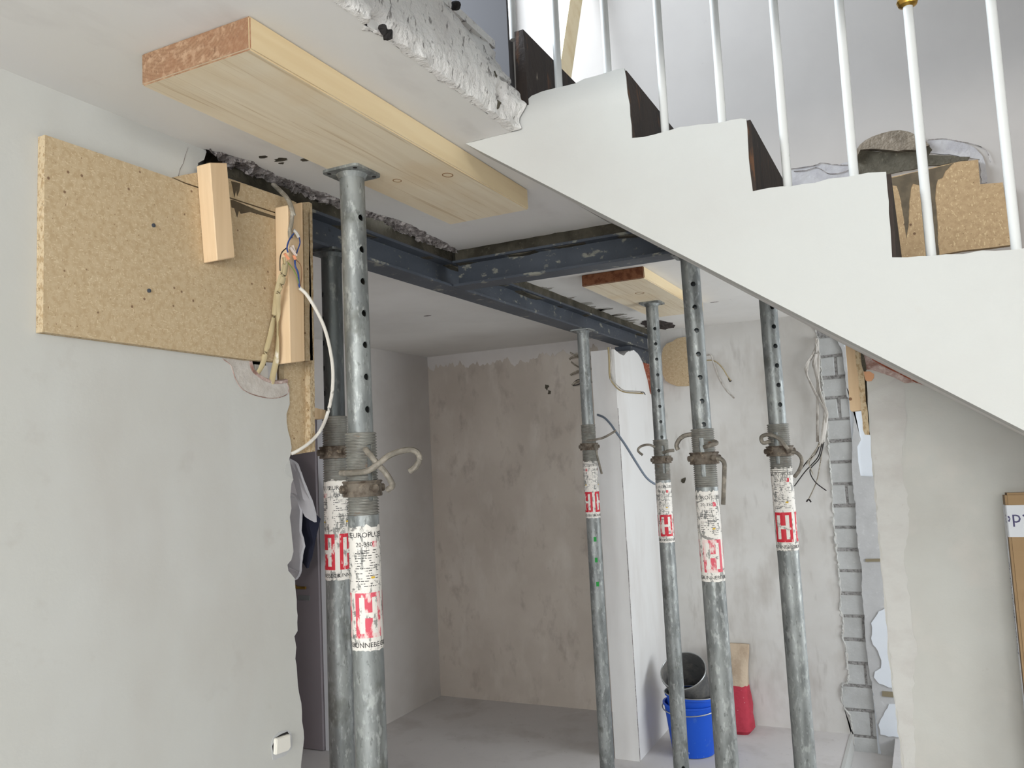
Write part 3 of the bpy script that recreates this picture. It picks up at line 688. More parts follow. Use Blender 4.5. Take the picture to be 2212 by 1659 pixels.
# stub wall under the far end of the long beam
SX = -1.58
f = [(-1.58, 4.6317, 0.0003), (-1.58, 4.6085, 2.3254), (-1.58, 4.6879, 2.311), (-1.58, 4.7794, 2.3027), (-1.58, 4.8636, 2.333), (-1.58, 4.9763, 2.3551), (-1.58, 5.0487, 2.3444), (-1.58, 5.1107, 2.3205), (-1.58, 5.154, 2.2944), (-1.58, 5.1927, 2.2437), (-1.58, 5.2237, 2.2008), (-1.58, 5.2537, 2.1514), (-1.58, 5.2729, 2.0981)]
bm = bmesh.new()
prof = [(f[0][1], 0)] + [(p[1], p[2]) for p in jag(f[1:], .003, .02, 17, (1, 2), (), True)] + [(YF - .02, f[-1][2] - .03), (YF - .02, 0)]
prism(bm, [(SX, y, z) for y, z in prof], (-.145, 0, 0))
ws = struct('wall_stub', bm, M_PIER)
bm = bmesh.new(); box(bm, (SX - .135, f[1][1] + .05, f[1][2] - .45), (SX - .012, YF - .01, 2.30)); bmesh.ops.subdivide_edges(bm, edges=bm.edges[:], cuts=6, use_grid_fill=True)
for v in bm.verts:
    v.co += noise.noise_vector(v.co * 30) * .012
fin('broken_brickwork', bm, M_REDBRICK, ws)
bm = bmesh.new(); box(bm, (SX - .12, 4.98, 2.30), (SX - .02, YF, 2.386)); fin('steel_packing', bm, M_STEEL, ws)
bm = bmesh.new(); tube(bm, [(SX + .001, f[0][1] + (f[1][1] - f[0][1]) * i * .11 / f[1][2] + .003 + .002 * noise.noise(Vector((i * .7, 0, 0))), i * .11) for i in range(19)], .0022, 5, False); fin('corner_crack', bm, M_RUBBLE, ws)
bm = bmesh.new()
sp = [(-1.58, 4.6022, 1.2192), (-1.58, 4.5712, 1.1838), (-1.58, 4.5405, 1.1488), (-1.58, 4.5761, 1.0799), (-1.58, 4.5802, 1.015), (-1.58, 4.5946, 0.9613), (-1.58, 4.6331, 1.0332), (-1.58, 4.612, 1.14)]
prism(bm, [(SX + .001, max(p[1], f[0][1] + .003), p[2]) for p in sp], (-.004, 0, 0)); fin('chipped_corner', bm, M_RUBBLE, ws)

# right wall under the stairs and stairwell wall above
rl = [(-0.1487, 2.735, 2.0162), (-0.1466, 2.735, 1.9764), (-0.1435, 2.735, 1.9338), (-0.1452, 2.735, 1.8637), (-0.1469, 2.735, 1.7939), (-0.1468, 2.735, 1.7313), (-0.149, 2.735, 1.6552), (-0.1492, 2.735, 1.5726), (-0.1507, 2.735, 1.4904), (-0.1496, 2.735, 1.4087), (-0.15, 2.735, 1.341), (-0.1477, 2.735, 1.2602), (-0.1493, 2.735, 1.1931), (-0.1497, 2.735, 1.1264), (-0.1474, 2.735, 1.047), (-0.1451, 2.735, 0.968), (-0.1418, 2.735, 0.9028), (-0.1396, 2.735, 0.8248), (-0.1382, 2.735, 0.7666)]
bm = bmesh.new()
prism(bm, [(3.2, B2, 0), (3.05, B2, 0), (-.09, B2, 2.06), (rl[0][0], B2, 2.04)] + jag(rl, .003, .02, 19, (0, 2), (), True) + [(rl[-1][0], B2, 0)], (0, .12, 0))
wr = struct('wall_right', bm, M_RIGHT)
bm = bmesh.new(); prism(bm, [(-4.2, B2, 2.6), (-.78, B2, 2.6), (-.78, B2, 2.5), (-.12, B2, 2.5), (-.12, B2, 2.08), (-.09, B2, 2.06), (3.05, B2, 0), (3.2, B2, 0), (3.2, B2, 5.3), (-4.2, B2, 5.3)], (0, .12, 0)); wst = struct('wall_stairwell', bm, M_UPPER)
bm = bmesh.new()                                     # broken plaster showing red brick where the stairs meet the wall
bp = [(-0.155, 2.735, 2.0027), (-0.1323, 2.735, 1.9933), (-0.103, 2.735, 1.9749), (-0.0551, 2.735, 1.9397), (-0.0141, 2.735, 1.9084), (0.0115, 2.735, 1.8761), (-0.0159, 2.735, 1.8865), (-0.0407, 2.735, 1.8859), (-0.0704, 2.735, 1.9064), (-0.1009, 2.735, 1.9215), (-0.1256, 2.735, 1.9322), (-0.1472, 2.735, 1.9369)]
prism(bm, [(p[0], B2 - .004, p[2]) for p in jag(bp, .003, .02, 23, (0, 2))], (0, .006, 0)); fin('broken_plaster', bm, M_PINKPLASTER, wr)
bm = bmesh.new()
bp = [(-0.1284, 2.735, 1.9774), (-0.098, 2.735, 1.9576), (-0.0503, 2.735, 1.9212), (-0.0032, 2.735, 1.891), (0.0137, 2.735, 1.8731), (-0.0158, 2.735, 1.8879), (-0.0451, 2.735, 1.9083), (-0.087, 2.735, 1.9356), (-0.1232, 2.735, 1.9628)]
prism(bm, [(p[0], B2 - .006, p[2]) for p in bp], (0, .004, 0)); fin('red_brick_scar', bm, M_REDBRICK, wr)
bm = bmesh.new()
bp = [(-0.1503, 2.735, 1.9302), (-0.1348, 2.735, 1.9302), (-0.1227, 2.735, 1.9207), (-0.1236, 2.735, 1.9095), (-0.1307, 2.735, 1.9003), (-0.1398, 2.735, 1.8997), (-0.1473, 2.735, 1.9031), (-0.1491, 2.735, 1.9131)]
prism(bm, [(p[0], B2 - .003, p[2]) for p in bp], (0, .004, 0)); fin('orange_spot', bm, M_ORANGE, wr)
bm = bmesh.new()
bp = [(-0.1535, 2.735, 1.9884), (-0.1464, 2.735, 1.9792), (-0.1432, 2.735, 1.9549), (-0.1423, 2.735, 1.9337), (-0.1502, 2.735, 1.9315), (-0.154, 2.735, 1.9488), (-0.1549, 2.735, 1.9701)]
prism(bm, [(p[0], B2 - .010, p[2]) for p in bp], (0, .008, 0)); fin('damp_gap', bm, M_MORTAR, wr)

bm = bmesh.new()
bp = rl[3:] + [(-0.1076, 2.735, 0.7701), (-0.0985, 2.735, 0.9848), (-0.0755, 2.735, 1.1172), (-0.0842, 2.735, 1.2487), (-0.088, 2.735, 1.382), (-0.0623, 2.735, 1.5163), (-0.0735, 2.735, 1.6521), (-0.0475, 2.735, 1.7874), (-0.0483, 2.735, 1.8699), (-0.0641, 2.735, 1.9058)]
prism(bm, [(p[0] + .004, B2 - .002, p[2]) for p in jag(bp, .004, .015, 28, (0, 2))], (0, .003, 0)); fin('plaster_band', bm, M_BANDLIGHT, wr)

# mortar patch above the buried end of the cross beam
bm = bmesh.new()
mp = [(-0.1178, 2.735, 2.5734), (-0.1179, 2.735, 2.6057), (-0.1061, 2.735, 2.6208), (-0.0895, 2.735, 2.6319), (-0.0692, 2.735, 2.6393), (-0.0429, 2.735, 2.6437), (-0.017, 2.735, 2.6453), (0.0083, 2.735, 2.6426), (0.0328, 2.735, 2.6315), (0.0528, 2.735, 2.6156), (0.0712, 2.735, 2.5974), (0.0822, 2.735, 2.5808), (0.0657, 2.735, 2.5758), (0.0406, 2.735, 2.574), (-0.0031, 2.735, 2.5802), (-0.0405, 2.735, 2.5924), (-0.0786, 2.735, 2.6033), (-0.1047, 2.735, 2.6059)]
prism(bm, [(p[0], B2 - .022, p[2]) for p in jag(mp, .003, .015, 24, (0, 2))], (0, .022, 0)); fin('mortar_patch', bm, M_MORTAR_DRY, wst)
bm = bmesh.new()
mp = [(-0.1153, 2.735, 2.6052), (-0.0787, 2.735, 2.6019), (-0.0406, 2.735, 2.591), (-0.0032, 2.735, 2.5788), (0.0405, 2.735, 2.5726), (0.0822, 2.735, 2.5808), (0.0887, 2.735, 2.5696), (0.0765, 2.735, 2.5565), (0.1833, 2.735, 2.5288), (0.1765, 2.735, 2.5191), (0.0552, 2.735, 2.524), (-0.0399, 2.735, 2.52), (-0.1231, 2.735, 2.5393), (-0.1254, 2.735, 2.5779)]
prism(bm, [(p[0], B2 - .006, p[2]) for p in jag(mp, .003, .015, 25, (0, 2))], (0, .006, 0)); fin('damp_joint', bm, M_MORTAR, wst)
bm = bmesh.new()
mp = [(0.071, 2.735, 2.5946), (0.0926, 2.735, 2.6013), (0.1285, 2.735, 2.5921), (0.1635, 2.735, 2.5776), (0.1896, 2.735, 2.5608), (0.2077, 2.735, 2.5376), (0.2175, 2.735, 2.5148), (0.2204, 2.735, 2.4798), (0.2197, 2.735, 2.4456), (0.2056, 2.735, 2.4442), (0.2071, 2.735, 2.517), (0.1795, 2.735, 2.5268), (0.1425, 2.735, 2.5428), (0.1069, 2.735, 2.553), (0.0772, 2.735, 2.5649)]
prism(bm, [(p[0], B2 - .005, p[2]) for p in jag(mp, .002, .012, 26, (0, 2))], (0, .006, 0)); fin('chipped_plaster', bm, M_CHIPUP, wst)
bm = bmesh.new()
mp = [(-0.3252, 2.735, 2.5852), (-0.2824, 2.735, 2.5918), (-0.227, 2.735, 2.5911), (-0.187, 2.735, 2.5786), (-0.1398, 2.735, 2.5808), (-0.1178, 2.735, 2.5734), (-0.1242, 2.735, 2.5264), (-0.2046, 2.735, 2.5272), (-0.3288, 2.735, 2.536)]
prism(bm, [(p[0], B2 - .004, p[2]) for p in jag(mp, .002, .012, 27, (0, 2))], (0, .006, 0)); fin('chipped_plaster', bm, M_CHIPUP, wst)
for cr in ([(-0.321, 2.729, 2.5917), (-0.2818, 2.729, 2.5899), (-0.2402, 2.729, 2.589), (-0.2194, 2.729, 2.5923), (-0.1863, 2.729, 2.5811), (-0.1467, 2.729, 2.5716), (-0.1199, 2.729, 2.5749)], [(-0.3034, 2.729, 2.5822), (-0.2687, 2.729, 2.5783), (-0.234, 2.729, 2.5803), (-0.2019, 2.729, 2.5546), (-0.1617, 2.729, 2.5511), (-0.1278, 2.729, 2.559)], [(0.0803, 2.729, 2.602), (0.1226, 2.729, 2.5957), (0.1634, 2.729, 2.5784), (0.1978, 2.729, 2.5627), (0.2251, 2.729, 2.5389), (0.2336, 2.729, 2.5028)]):
    bm = bmesh.new(); tube(bm, cr, .0012, 4); fin('crack', bm, M_RUBBLE, wst)

# rest of the shell: outer walls with their window openings, roof
bm = bmesh.new()
for lo, hi in (((-5.5, -3.6, 0), (-.4, -3.5, 5.3)), ((-1.1, -3.6, 0), (1.5, -3.5, .7)), ((-1.1, -3.6, 2.4), (1.5, -3.5, 5.3)), ((1.5, -3.6, 0), (3.3, -3.5, 5.3))):
    if lo[0] == -5.5:
        box(bm, (-5.5, -3.6, 0), (-3.2, -3.5, 5.3)); box(bm, (-1.8, -3.6, 0), (-1.1, -3.5, 5.3)); box(bm, (-3.2, -3.6, 0), (-1.8, -3.5, .75)); box(bm, (-3.2, -3.6, 2.42), (-1.8, -3.5, 5.3))  # includes an opening made for the added alcove lamp
    else:
        box(bm, lo, hi)
struct('wall_front', bm, M_WALL)
bm = bmesh.new()
for lo, hi in (((3.2, -3.6, 0), (3.3, -2.9, 5.3)), ((3.2, -.5, 0), (3.3, 2.9, 5.3)), ((3.2, -2.9, 0), (3.3, -.5, .8)), ((3.2, -2.9, 2.4), (3.3, -.5, 5.3))):
    box(bm, lo, hi)
struct('wall_side', bm, M_WALL)
bm = bmesh.new()
for lo, hi in (((2.2, 2.8, 0), (2.3, 3.2, H)), ((2.2, 5.1, 0), (2.3, 5.6, H)), ((2.2, 3.2, 0), (2.3, 5.1, .6)), ((2.2, 3.2, 2.3), (2.3, 5.1, H))):
    box(bm, lo, hi)
struct('wall_far_side', bm, M_WALL)
bm = bmesh.new()
for lo, hi in (((-2.4, -3.6, UP), (-2.27, .6, 5.3)), ((-2.4, 2.4, UP), (-2.27, 2.75, 5.3)), ((-2.4, .6, UP), (-2.27, 2.4, 3.35)), ((-2.4, .6, 4.65), (-2.27, 2.4, 5.3))):
    box(bm, lo, hi)
struct('wall_upper_left', bm, M_UPPER)
bm = bmesh.new(); box(bm, (-4.3, -3.6, 5.3), (3.3, 2.9, 5.4)); struct('ceiling_upper', bm, M_CEIL)

# ------------------------------------------------------------ stairs
st = thing('staircase', 'white plastered staircase stripped of its treads with dark risers', 'stairs', (.3, 2.2, 1.6))
sp = [(-0.9886, 1.822, 2.5247), (-0.9152, 1.822, 2.5258), (-0.8413, 1.822, 2.5285), (-0.8364, 1.822, 2.5487), (-0.83, 1.822, 2.5733), (-0.8175, 1.822, 2.5928), (-0.7979, 1.822, 2.6047), (-0.7677, 1.822, 2.6091), (-0.7333, 1.822, 2.6089), (-0.6814, 1.822, 2.6076), (-0.6585, 1.822, 2.6134), (-0.6139, 1.822, 2.6136), (-0.5792, 1.822, 2.6161), (-0.5589, 1.822, 2.6142), (-0.5557, 1.822, 2.5932), (-0.5548, 1.822, 2.5538), (-0.5516, 1.822, 2.4974), (-0.5497, 1.822, 2.4748), (-0.5505, 1.822, 2.444), (-0.523, 1.822, 2.4403), (-0.4793, 1.822, 2.4416), (-0.4363, 1.822, 2.445), (-0.3741, 1.822, 2.4375), (-0.3234, 1.822, 2.4355), (-0.3035, 1.822, 2.4341), (-0.2919, 1.822, 2.4304), (-0.2921, 1.822, 2.3858), (-0.2931, 1.822, 2.3446), (-0.2918, 1.822, 2.3082), (-0.2898, 1.822, 2.2688), (-0.2567, 1.822, 2.2697), (-0.2095, 1.822, 2.2648), (-0.1632, 1.822, 2.2629), (-0.1356, 1.822, 2.2665), (-0.0999, 1.822, 2.2635), (-0.0602, 1.822, 2.2644), (-0.0269, 1.822, 2.2598), (-0.0273, 1.822, 2.2224), (-0.0286, 1.822, 2.1749), (-0.029, 1.822, 2.118), (-0.03, 1.822, 2.0841), (-0.0026, 1.822, 2.0799), (0.0384, 1.822, 2.0765), (0.0943, 1.822, 2.0717), (0.1259, 1.822, 2.0741), (0.1955, 1.822, 2.066), (0.2271, 1.822, 2.0619), (0.2257, 1.822, 1.9893), (0.2256, 1.822, 1.9059)]
sq = [(-0.9886, 1.822, 2.5247), (0.1656, 1.822, 1.7261)]
slope = (sq[1][2] - sq[0][2]) / (sq[1][0] - sq[0][0])
RUN, RISE = .262, .174
xs_, zs_ = sp[-1][0], sp[-1][2]
n0 = len(sp)
while zs_ - RISE > 0:
    xs_ += RUN; sp.append((xs_, YS, zs_)); zs_ -= RISE; sp.append((xs_, YS, zs_))
sp += [(xs_ + RUN, YS, zs_), (xs_ + RUN, YS, 0), (sq[0][0] + (0 - sq[0][2]) / slope, YS, 0)]
bm = bmesh.new(); prism(bm, jag(sp, .0022, .02, 29, (0, 2), tuple(range(n0 - 1, len(sp)))), (0, .10, 0))
fin('stringer', bm, M_STAIRWHITE, st)
sa = [(-0.9886, 1.822, 2.5247), (-0.6344, 1.822, 2.2802), (-0.4457, 1.822, 2.149), (-0.2833, 1.822, 2.037), (-0.143, 1.822, 1.9396), (-0.021, 1.822, 1.8552), (0.1656, 1.822, 1.7261)]
sb = [(-0.9237, 2.735, 2.5229), (-0.891, 2.735, 2.5025), (-0.6699, 2.735, 2.35), (-0.4266, 2.735, 2.1781), (-0.2161, 2.735, 2.0297), (-0.033, 2.735, 1.9045), (0.247, 2.735, 1.7124)]
xe = sq[0][0] + (.02 - sq[0][2]) / slope
sa.append((xe, YS, .02)); sb.append((xe, B2, .05))
bm = bmesh.new()
va = [bm.verts.new((p[0], YS + .012, p[2] + .001)) for p in sa]; vb = [bm.verts.new((p[0], B2 - .002, p[2])) for p in sb]
va2 = [bm.verts.new((p[0], YS + .012, p[2] + .05)) for p in sa]; vb2 = [bm.verts.new((p[0], B2 - .002, p[2] + .05)) for p in sb]
for i in range(len(va) - 1):
    bm.faces.new((va[i], va[i + 1], vb[i + 1], vb[i])); bm.faces.new((va2[i], vb2[i], vb2[i + 1], va2[i + 1]))
    bm.faces.new((vb[i], vb[i + 1], vb2[i + 1], vb2[i])); bm.faces.new((va[i], va2[i], va2[i + 1], va[i + 1]))
fin('soffit', bm, M_CEIL, st)
RX = [(-0.8122, 2.5989, 2.781, -0.8083), (-0.5613, 2.4427, 2.6115, -0.5495), (-0.2908, 2.2688, 2.4312, -0.2898), (-0.0253, 2.0831, 2.2585, -0.0301), (0.2292, 1.9059, 2.0607, 0.2256)]
x, zb, zt, xb = RX[-1]
while zb - RISE > 0:
    x += RUN; zt = zb; zb -= RISE; RX.append((x + .004, zb, zt, x + .008))
for i, (x, zb, zt, xb) in enumerate(RX):
    bm = bmesh.new()
    e_ = .007 if i else .002; y_ = YS + (.004 if i else -.002)
    prism(bm, [(x - .022, y_, zt - .003), (x + e_, y_, zt - .003), (xb + e_, y_, zb - .015), (xb - .03, y_, zb - .015)], (0, B2 - .002 - y_, 0))
    fin('riser', bm, M_RISER, st, label='dark stained riser with torn glue marks')
    xn = RX[i + 1][0] if i + 1 < len(RX) else x + RUN
    bm = bmesh.new(); box(bm, (x + .003, YS + .02, zb - .045), (xn - .023, B2 - .002, zb - .012)); fin('tread', bm, M_CONC, st)

# balusters
BAL = [(-0.8563, 2.8107, 0), (-0.7396, 2.6323, 0), (-0.6112, 2.6352, 0), (-0.4815, 2.4571, 0), (-0.3505, 2.455, 0), (-0.2216, 2.2756, 0), (-0.0886, 2.2732, 0), (0.0406, 2.0809, 0), (0.1873, 2.0815, 0)]
BLAB = ['baluster at the top of the stairs in front of the dark doorway', 'baluster in front of the leaning wooden lath',
        'baluster on the top white step beside the shadow of the lath', 'baluster right of the second dark riser',
        'baluster on the outer half of the second white step', 'baluster right of the third dark riser',
        'baluster left of the mortar patch on the third white step', 'baluster with a brass collar in front of the upper chipboard',
        'baluster at the right edge of the photo near the chipboard corner']
for i, (x, z, _) in enumerate(BAL):
    t = thing('baluster', 'white ' + BLAB[i], 'baluster', (x, 1.86, z - .02), 'white steel balusters of the stairs')
    bm = bmesh.new(); lathe(bm, [(0.0001, 0), (.0095, 0), (.0095, .95), (.0001, .95)], 16, (x, 1.86, z - .03), closed=False); fin('rod', bm, M_ROD, t, True)
    if i == 7:
        zz = 2.6182
        bm = bmesh.new(); lathe(bm, [(.010, -.012), (.018, -.008), (.021, 0), (.018, .008), (.010, .012)], 16, (x, 1.86, zz)); fin('collar', bm, M_BRASS, t, True, label='brass collar')

# upstairs: dark door and the lath leaning on the stairwell wall
ud = thing('upper_door', 'dark upstairs door above the rough slab edge', 'door', (-1.75, B2 - .02, UP))
bm = bmesh.new(); box(bm, (-2.25, B2 - .045, UP), (-1.2607 - .0, B2 - .005, UP + 2.0)); fin('door_leaf', bm, M_DARKDOOR, ud)
lt = thing('wooden_lath', 'long pale wooden lath leaning on the wall above the stairs', 'lath', (-0.9966, 2.55, 3.0055))
bm = bmesh.new()
a = (-0.9817, 2.5, 2.9575); b_ = (-0.9674, 2.62, 3.2937)
a = Vector(a); b_ = Vector(b_); dv = (b_ - a).normalized(); a2 = a - dv * .10; b2 = b_ + dv * .38
sx = Vector((.015, -.012, 0)); sy = Vector((.016, .016, 0))
vs = []
for p in (a2, b2):
    vs += [bm.verts.new(p - sx - sy), bm.verts.new(p + sx - sy), bm.verts.new(p + sx + sy), bm.verts.new(p - sx + sy)]
for fc in ((0, 1, 2, 3), (7, 6, 5, 4), (0, 4, 5, 1), (1, 5, 6, 2), (2, 6, 7, 3), (3, 7, 4, 0)):
    bm.faces.new([vs[k] for k in fc])
fin('lath_body', bm, M_LATH, lt)

# ------------------------------------------------------------ steel beams


def hbeam(bm, p0, p1, z0, hgt, half, along, tf=.009, tw=.007):
    c = [(-half, 0), (half, 0), (half, tf), (tw / 2 + .006, tf), (tw / 2, tf + .006), (tw / 2, hgt - tf), (half, hgt - tf), (half, hgt), (-half, hgt), (-half, hgt - tf), (-tw / 2, hgt - tf), (-tw / 2, tf + .006), (-tw / 2 - .006, tf), (-half, tf)]
    if along == 'y':
        prism(bm, [(p0[0] + u, p0[1], z0 + v) for u, v in c], (0, p1 - p0[1], 0))
    else:
        prism(bm, [(p0[0], p0[1] + u, z0 + v) for u, v in c], (p1 - p0[0], 0, 0))


ZB = 2.384
b1 = thing('steel_beam', 'long blue-grey steel beam running from the left wall to the far wall', 'beam', (-1.617, 3.5, ZB))
bm = bmesh.new(); hbeam(bm, (-1.617, 1.56), 5.40, ZB, .10, .048, 'y'); fin('beam_profile', bm, M_STEEL, b1)
bm = bmesh.new(); box(bm, (-1.66, 1.60, ZB + .094), (-1.580, 5.42, ZB + .20)); bmesh.ops.subdivide_edges(bm, edges=[e for e in bm.edges if abs(e.verts[0].co.y - e.verts[1].co.y) > 1], cuts=90)
for v in bm.verts:
    if v.co.z < ZB + .12:
        v.co.z += .012 * noise.noise(v.co * 9) - .016 * max(0, noise.noise(Vector((v.co.y * 3, 4, 1))))
    v.co.x += .006 * noise.noise(v.co * 25)
fin('mortar_packing', bm, M_MORTAR, b1)
b2o = thing('steel_beam', 'short blue-grey steel cross beam running under the stairs', 'beam', (-.8, 2.79, ZB))
bm = bmesh.new(); hbeam(bm, (-1.567, 2.790), .32, ZB, .10, .048, 'x'); fin('beam_profile', bm, M_STEEL, b2o)
bm = bmesh.new(); box(bm, (-1.56, 2.755, ZB + .097), (.30, 2.83, ZB + .20)); bmesh.ops.subdivide_edges(bm, edges=[e for e in bm.edges if abs(e.verts[0].co.x - e.verts[1].co.x) > 1], cuts=70)
for v in bm.verts:
    if v.co.z < ZB + .12:
        v.co.z += .010 * noise.noise(v.co * 9) - .006
    v.co.y += .006 * noise.noise(v.co * 25)
fin('mortar_packing', bm, M_MORTAR, b2o)

# ------------------------------------------------------------ timbers against the ceiling


def board(name, label, lo, hi, endmat, knots=()):
    t = thing(name, label, 'plank', ((lo[0] + hi[0]) / 2, (lo[1] + hi[1]) / 2, lo[2]))
    bm = bmesh.new(); box(bm, lo, hi)
    bmesh.ops.bevel(bm, geom=bm.edges[:], offset=.003, segments=2, affect='EDGES')
    o = fin('plank_body', bm, [M_WOOD, M_WOOD_SIDE, endmat], t)
    for p in o.data.polygons:
        n = p.normal
        p.material_index = 2 if abs(n.y) > .8 else (1 if abs(n.x) > .8 else 0)
    for kx, ky, kr in knots:
        bm = bmesh.new()
        lathe(bm, [(kr, -.0006), (kr * .82, -.0006), (kr * .82, .001), (kr, .001)], 18, (kx, ky, lo[2])); k = fin('knot_ring', bm, M_KNOT, t)
        k.scale = (1, 1.25, 1)
    return t


kn = [(-1.1882, 1.8064, 2.462), (-1.0566, 1.844, 2.462)]
board('plank', 'long thick spruce plank pressed against the ceiling by the nearest prop', (-1.285, 1.085, H - .063), (-1.012, 2.245, H), M_ENDGRAIN, [(kn[0][0], kn[0][1], .011), (kn[1][0], kn[1][1], .014)])
kn = [(-1.1565, 3.7972, 2.472)]
board('plank', 'short spruce plank with red-brown end against the ceiling behind the cross beam', (-1.325, 3.48, H - .053), (-1.035, 4.56, H), M_ENDGRAIN2, [(kn[0][0], kn[0][1], .022)])

# ------------------------------------------------------------ formwork on the left wall
XC = XL + .022
cb = thing('chipboard', 'large chipboard sheet fixed flat on the left wall', 'chipboard', (XC, 1.4, 2.0))
o = [(-1.533, 1.0613, 2.4121), (-1.533, 1.3773, 2.4139), (-1.533, 1.4171, 2.4105), (-1.533, 1.4554, 2.4108), (-1.533, 1.5661, 2.4122), (-1.533, 1.7328, 2.4146), (-1.533, 1.8115, 2.41), (-1.533, 1.7963, 2.0092), (-1.533, 1.6198, 2.0045), (-1.533, 1.0579, 2.0116)]
bm = bmesh.new(); prism(bm, o, (-.0215, 0, 0)); ob = fin('sheet', bm, [M_CHIP, M_CHIP_EDGE], cb)
for p in ob.data.polygons:
    p.material_index = 0 if abs(p.normal.x) > .8 else 1
for px in ([(-1.533, 1.3231, 2.2869), (-1.533, 1.3087, 2.1339)]):
    bm = bmesh.new(); lathe(bm, [(.0001, .0), (.0045, .0), (.0045, .003), (.0001, .004)], 12, px, Matrix.Rotation(math.pi / 2, 3, 'Y'), False); fin('screw', bm, M_STEEL, cb)
for st_ in ([(-1.533, 1.5628, 2.409), (-1.533, 1.5709, 2.411), (-1.533, 1.6652, 2.4055), (-1.533, 1.7307, 2.4063), (-1.533, 1.7305, 2.3985), (-1.533, 1.6309, 2.3945), (-1.533, 1.5975, 2.3813), (-1.533, 1.5912, 2.3883), (-1.533, 1.5842, 2.3683), (-1.533, 1.5751, 2.3903), (-1.533, 1.5656, 2.3903)],):
    bm = bmesh.new(); prism(bm, [(XC + .0006, p[1], p[2]) for p in st_], (-.001, 0, 0)); fin('damp_run', bm, M_STAIN, cb)
c2b = thing('chipboard_strip', 'narrow chipboard strip above the large sheet', 'chipboard', (XC, 1.5, 2.3))
o = [(-1.533, 1.3814, 2.4162), (-1.533, 1.4175, 2.4333), (-1.533, 1.4606, 2.4516), (-1.533, 1.5626, 2.4645), (-1.533, 1.6671, 2.4665), (-1.533, 1.7605, 2.4685), (-1.533, 1.8136, 2.4678), (-1.533, 1.8116, 2.414), (-1.533, 1.733, 2.4185), (-1.533, 1.5662, 2.4159), (-1.533, 1.4555, 2.4143), (-1.533, 1.4171, 2.4139)]
bm = bmesh.new(); prism(bm, o, (-.0205, 0, 0)); fin('sheet', bm, M_CHIP, c2b)
bm = bmesh.new(); prism(bm, [(XC + .0006, p[1], p[2]) for p in [(-1.533, 1.5657, 2.4593), (-1.533, 1.598, 2.4623), (-1.533, 1.5942, 2.4416), (-1.533, 1.5857, 2.4247), (-1.533, 1.5828, 2.441), (-1.533, 1.5758, 2.4184), (-1.533, 1.5715, 2.4379)]], (-.001, 0, 0)); fin('damp_run', bm, M_STAIN, c2b)


def batten(label, front, depth):
    t = thing('batten', label, 'batten', tuple(sum(Vector(p).to_tuple()[k] for p in front) / 4 for k in range(3)))
    bm = bmesh.new(); prism(bm, front, (-depth, 0, 0))
    bmesh.ops.bevel(bm, geom=[e for e in bm.edges if len(e.link_faces) == 2 and e.calc_face_angle(0) > .5], offset=.002, segments=1, affect='EDGES')
    fin('batten_body', bm, M_BATTEN, t)
    return t


XB = XC + .045
batten('short wooden batten screwed on the middle of the large chipboard', [(-1.488, 1.4514, 2.4641), (-1.488, 1.5085, 2.4802), (-1.488, 1.5288, 2.2467), (-1.488, 1.4696, 2.2271)], .0445)
batten('longer wooden batten under the cables at the chipboard edge', [(-1.488, 1.7245, 2.4289), (-1.488, 1.7873, 2.4529), (-1.488, 1.7794, 2.01), (-1.488, 1.7199, 2.0001)], .0445)
eb = thing('chipboard_upright', 'upright chipboard strip closing the broken end of the left wall', 'chipboard', (XL, 1.85, 1.77))
o = [(-1.561, 1.803, 2.4528), (-1.561, 1.9038, 2.4963), (-1.561, 1.8982, 1.7678), (-1.561, 1.7672, 1.7558)]
bm = bmesh.new(); prism(bm, o, (-.019, 0, 0)); fin('face_sheet', bm, M_CHIP, eb)
o = [(-1.543, 1.8574, 2.481), (-1.543, 1.8799, 2.4882), (-1.543, 1.8794, 2.0315), (-1.543, 1.8791, 2.0262), (-1.543, 1.8471, 2.0208)]
bm = bmesh.new(); prism(bm, o, (-.016, 0, 0)); fin('packing_sheet', bm, M_CHIP, eb)
ed = jag([(-1.543, 1.8799, 2.4882), (-1.543, 1.8941, 2.4863), (-1.543, 1.8875, 2.1312), (-1.543, 1.8783, 1.7672), (-1.543, 1.8585, 1.7662), (-1.543, 1.8693, 2.1289)], .0012, .015, 33, (1, 2))
bm = bmesh.new(); prism(bm, ed, (-.12, 0, 0)); fin('end_sheet', bm, M_CHIP_EDGE, eb, label='rough sawn edge of the end sheet')
wl2 = thing('wooden_peg', 'short wooden lath end poking out beside the rear left prop', 'lath', (-1.66, 2.0675, 1.8887))
bm = bmesh.new(); prism(bm, [(-1.62, 1.967, 1.8998), (-1.62, 2.0487, 1.8912), (-1.62, 2.0478, 1.8714), (-1.62, 2.0256, 1.8666), (-1.62, 1.9698, 1.8655)], (-.035, 0, 0)); fin('lath_body', bm, M_BATTEN, wl2)

# cables on the left formwork
tc = thing('cable_bundle', 'old flat cables with terminals hanging over the chipboard edge', 'cable', (-1.555, 1.7454, 1.9505))
XT = XB + .008


def px_tube(name, pts, r, m, parent, seg=8, flat=1.0, **kw):
    bm = bmesh.new(); tube(bm, pts, r, seg, True, flat); return fin(name, bm, m, parent, True, **kw)


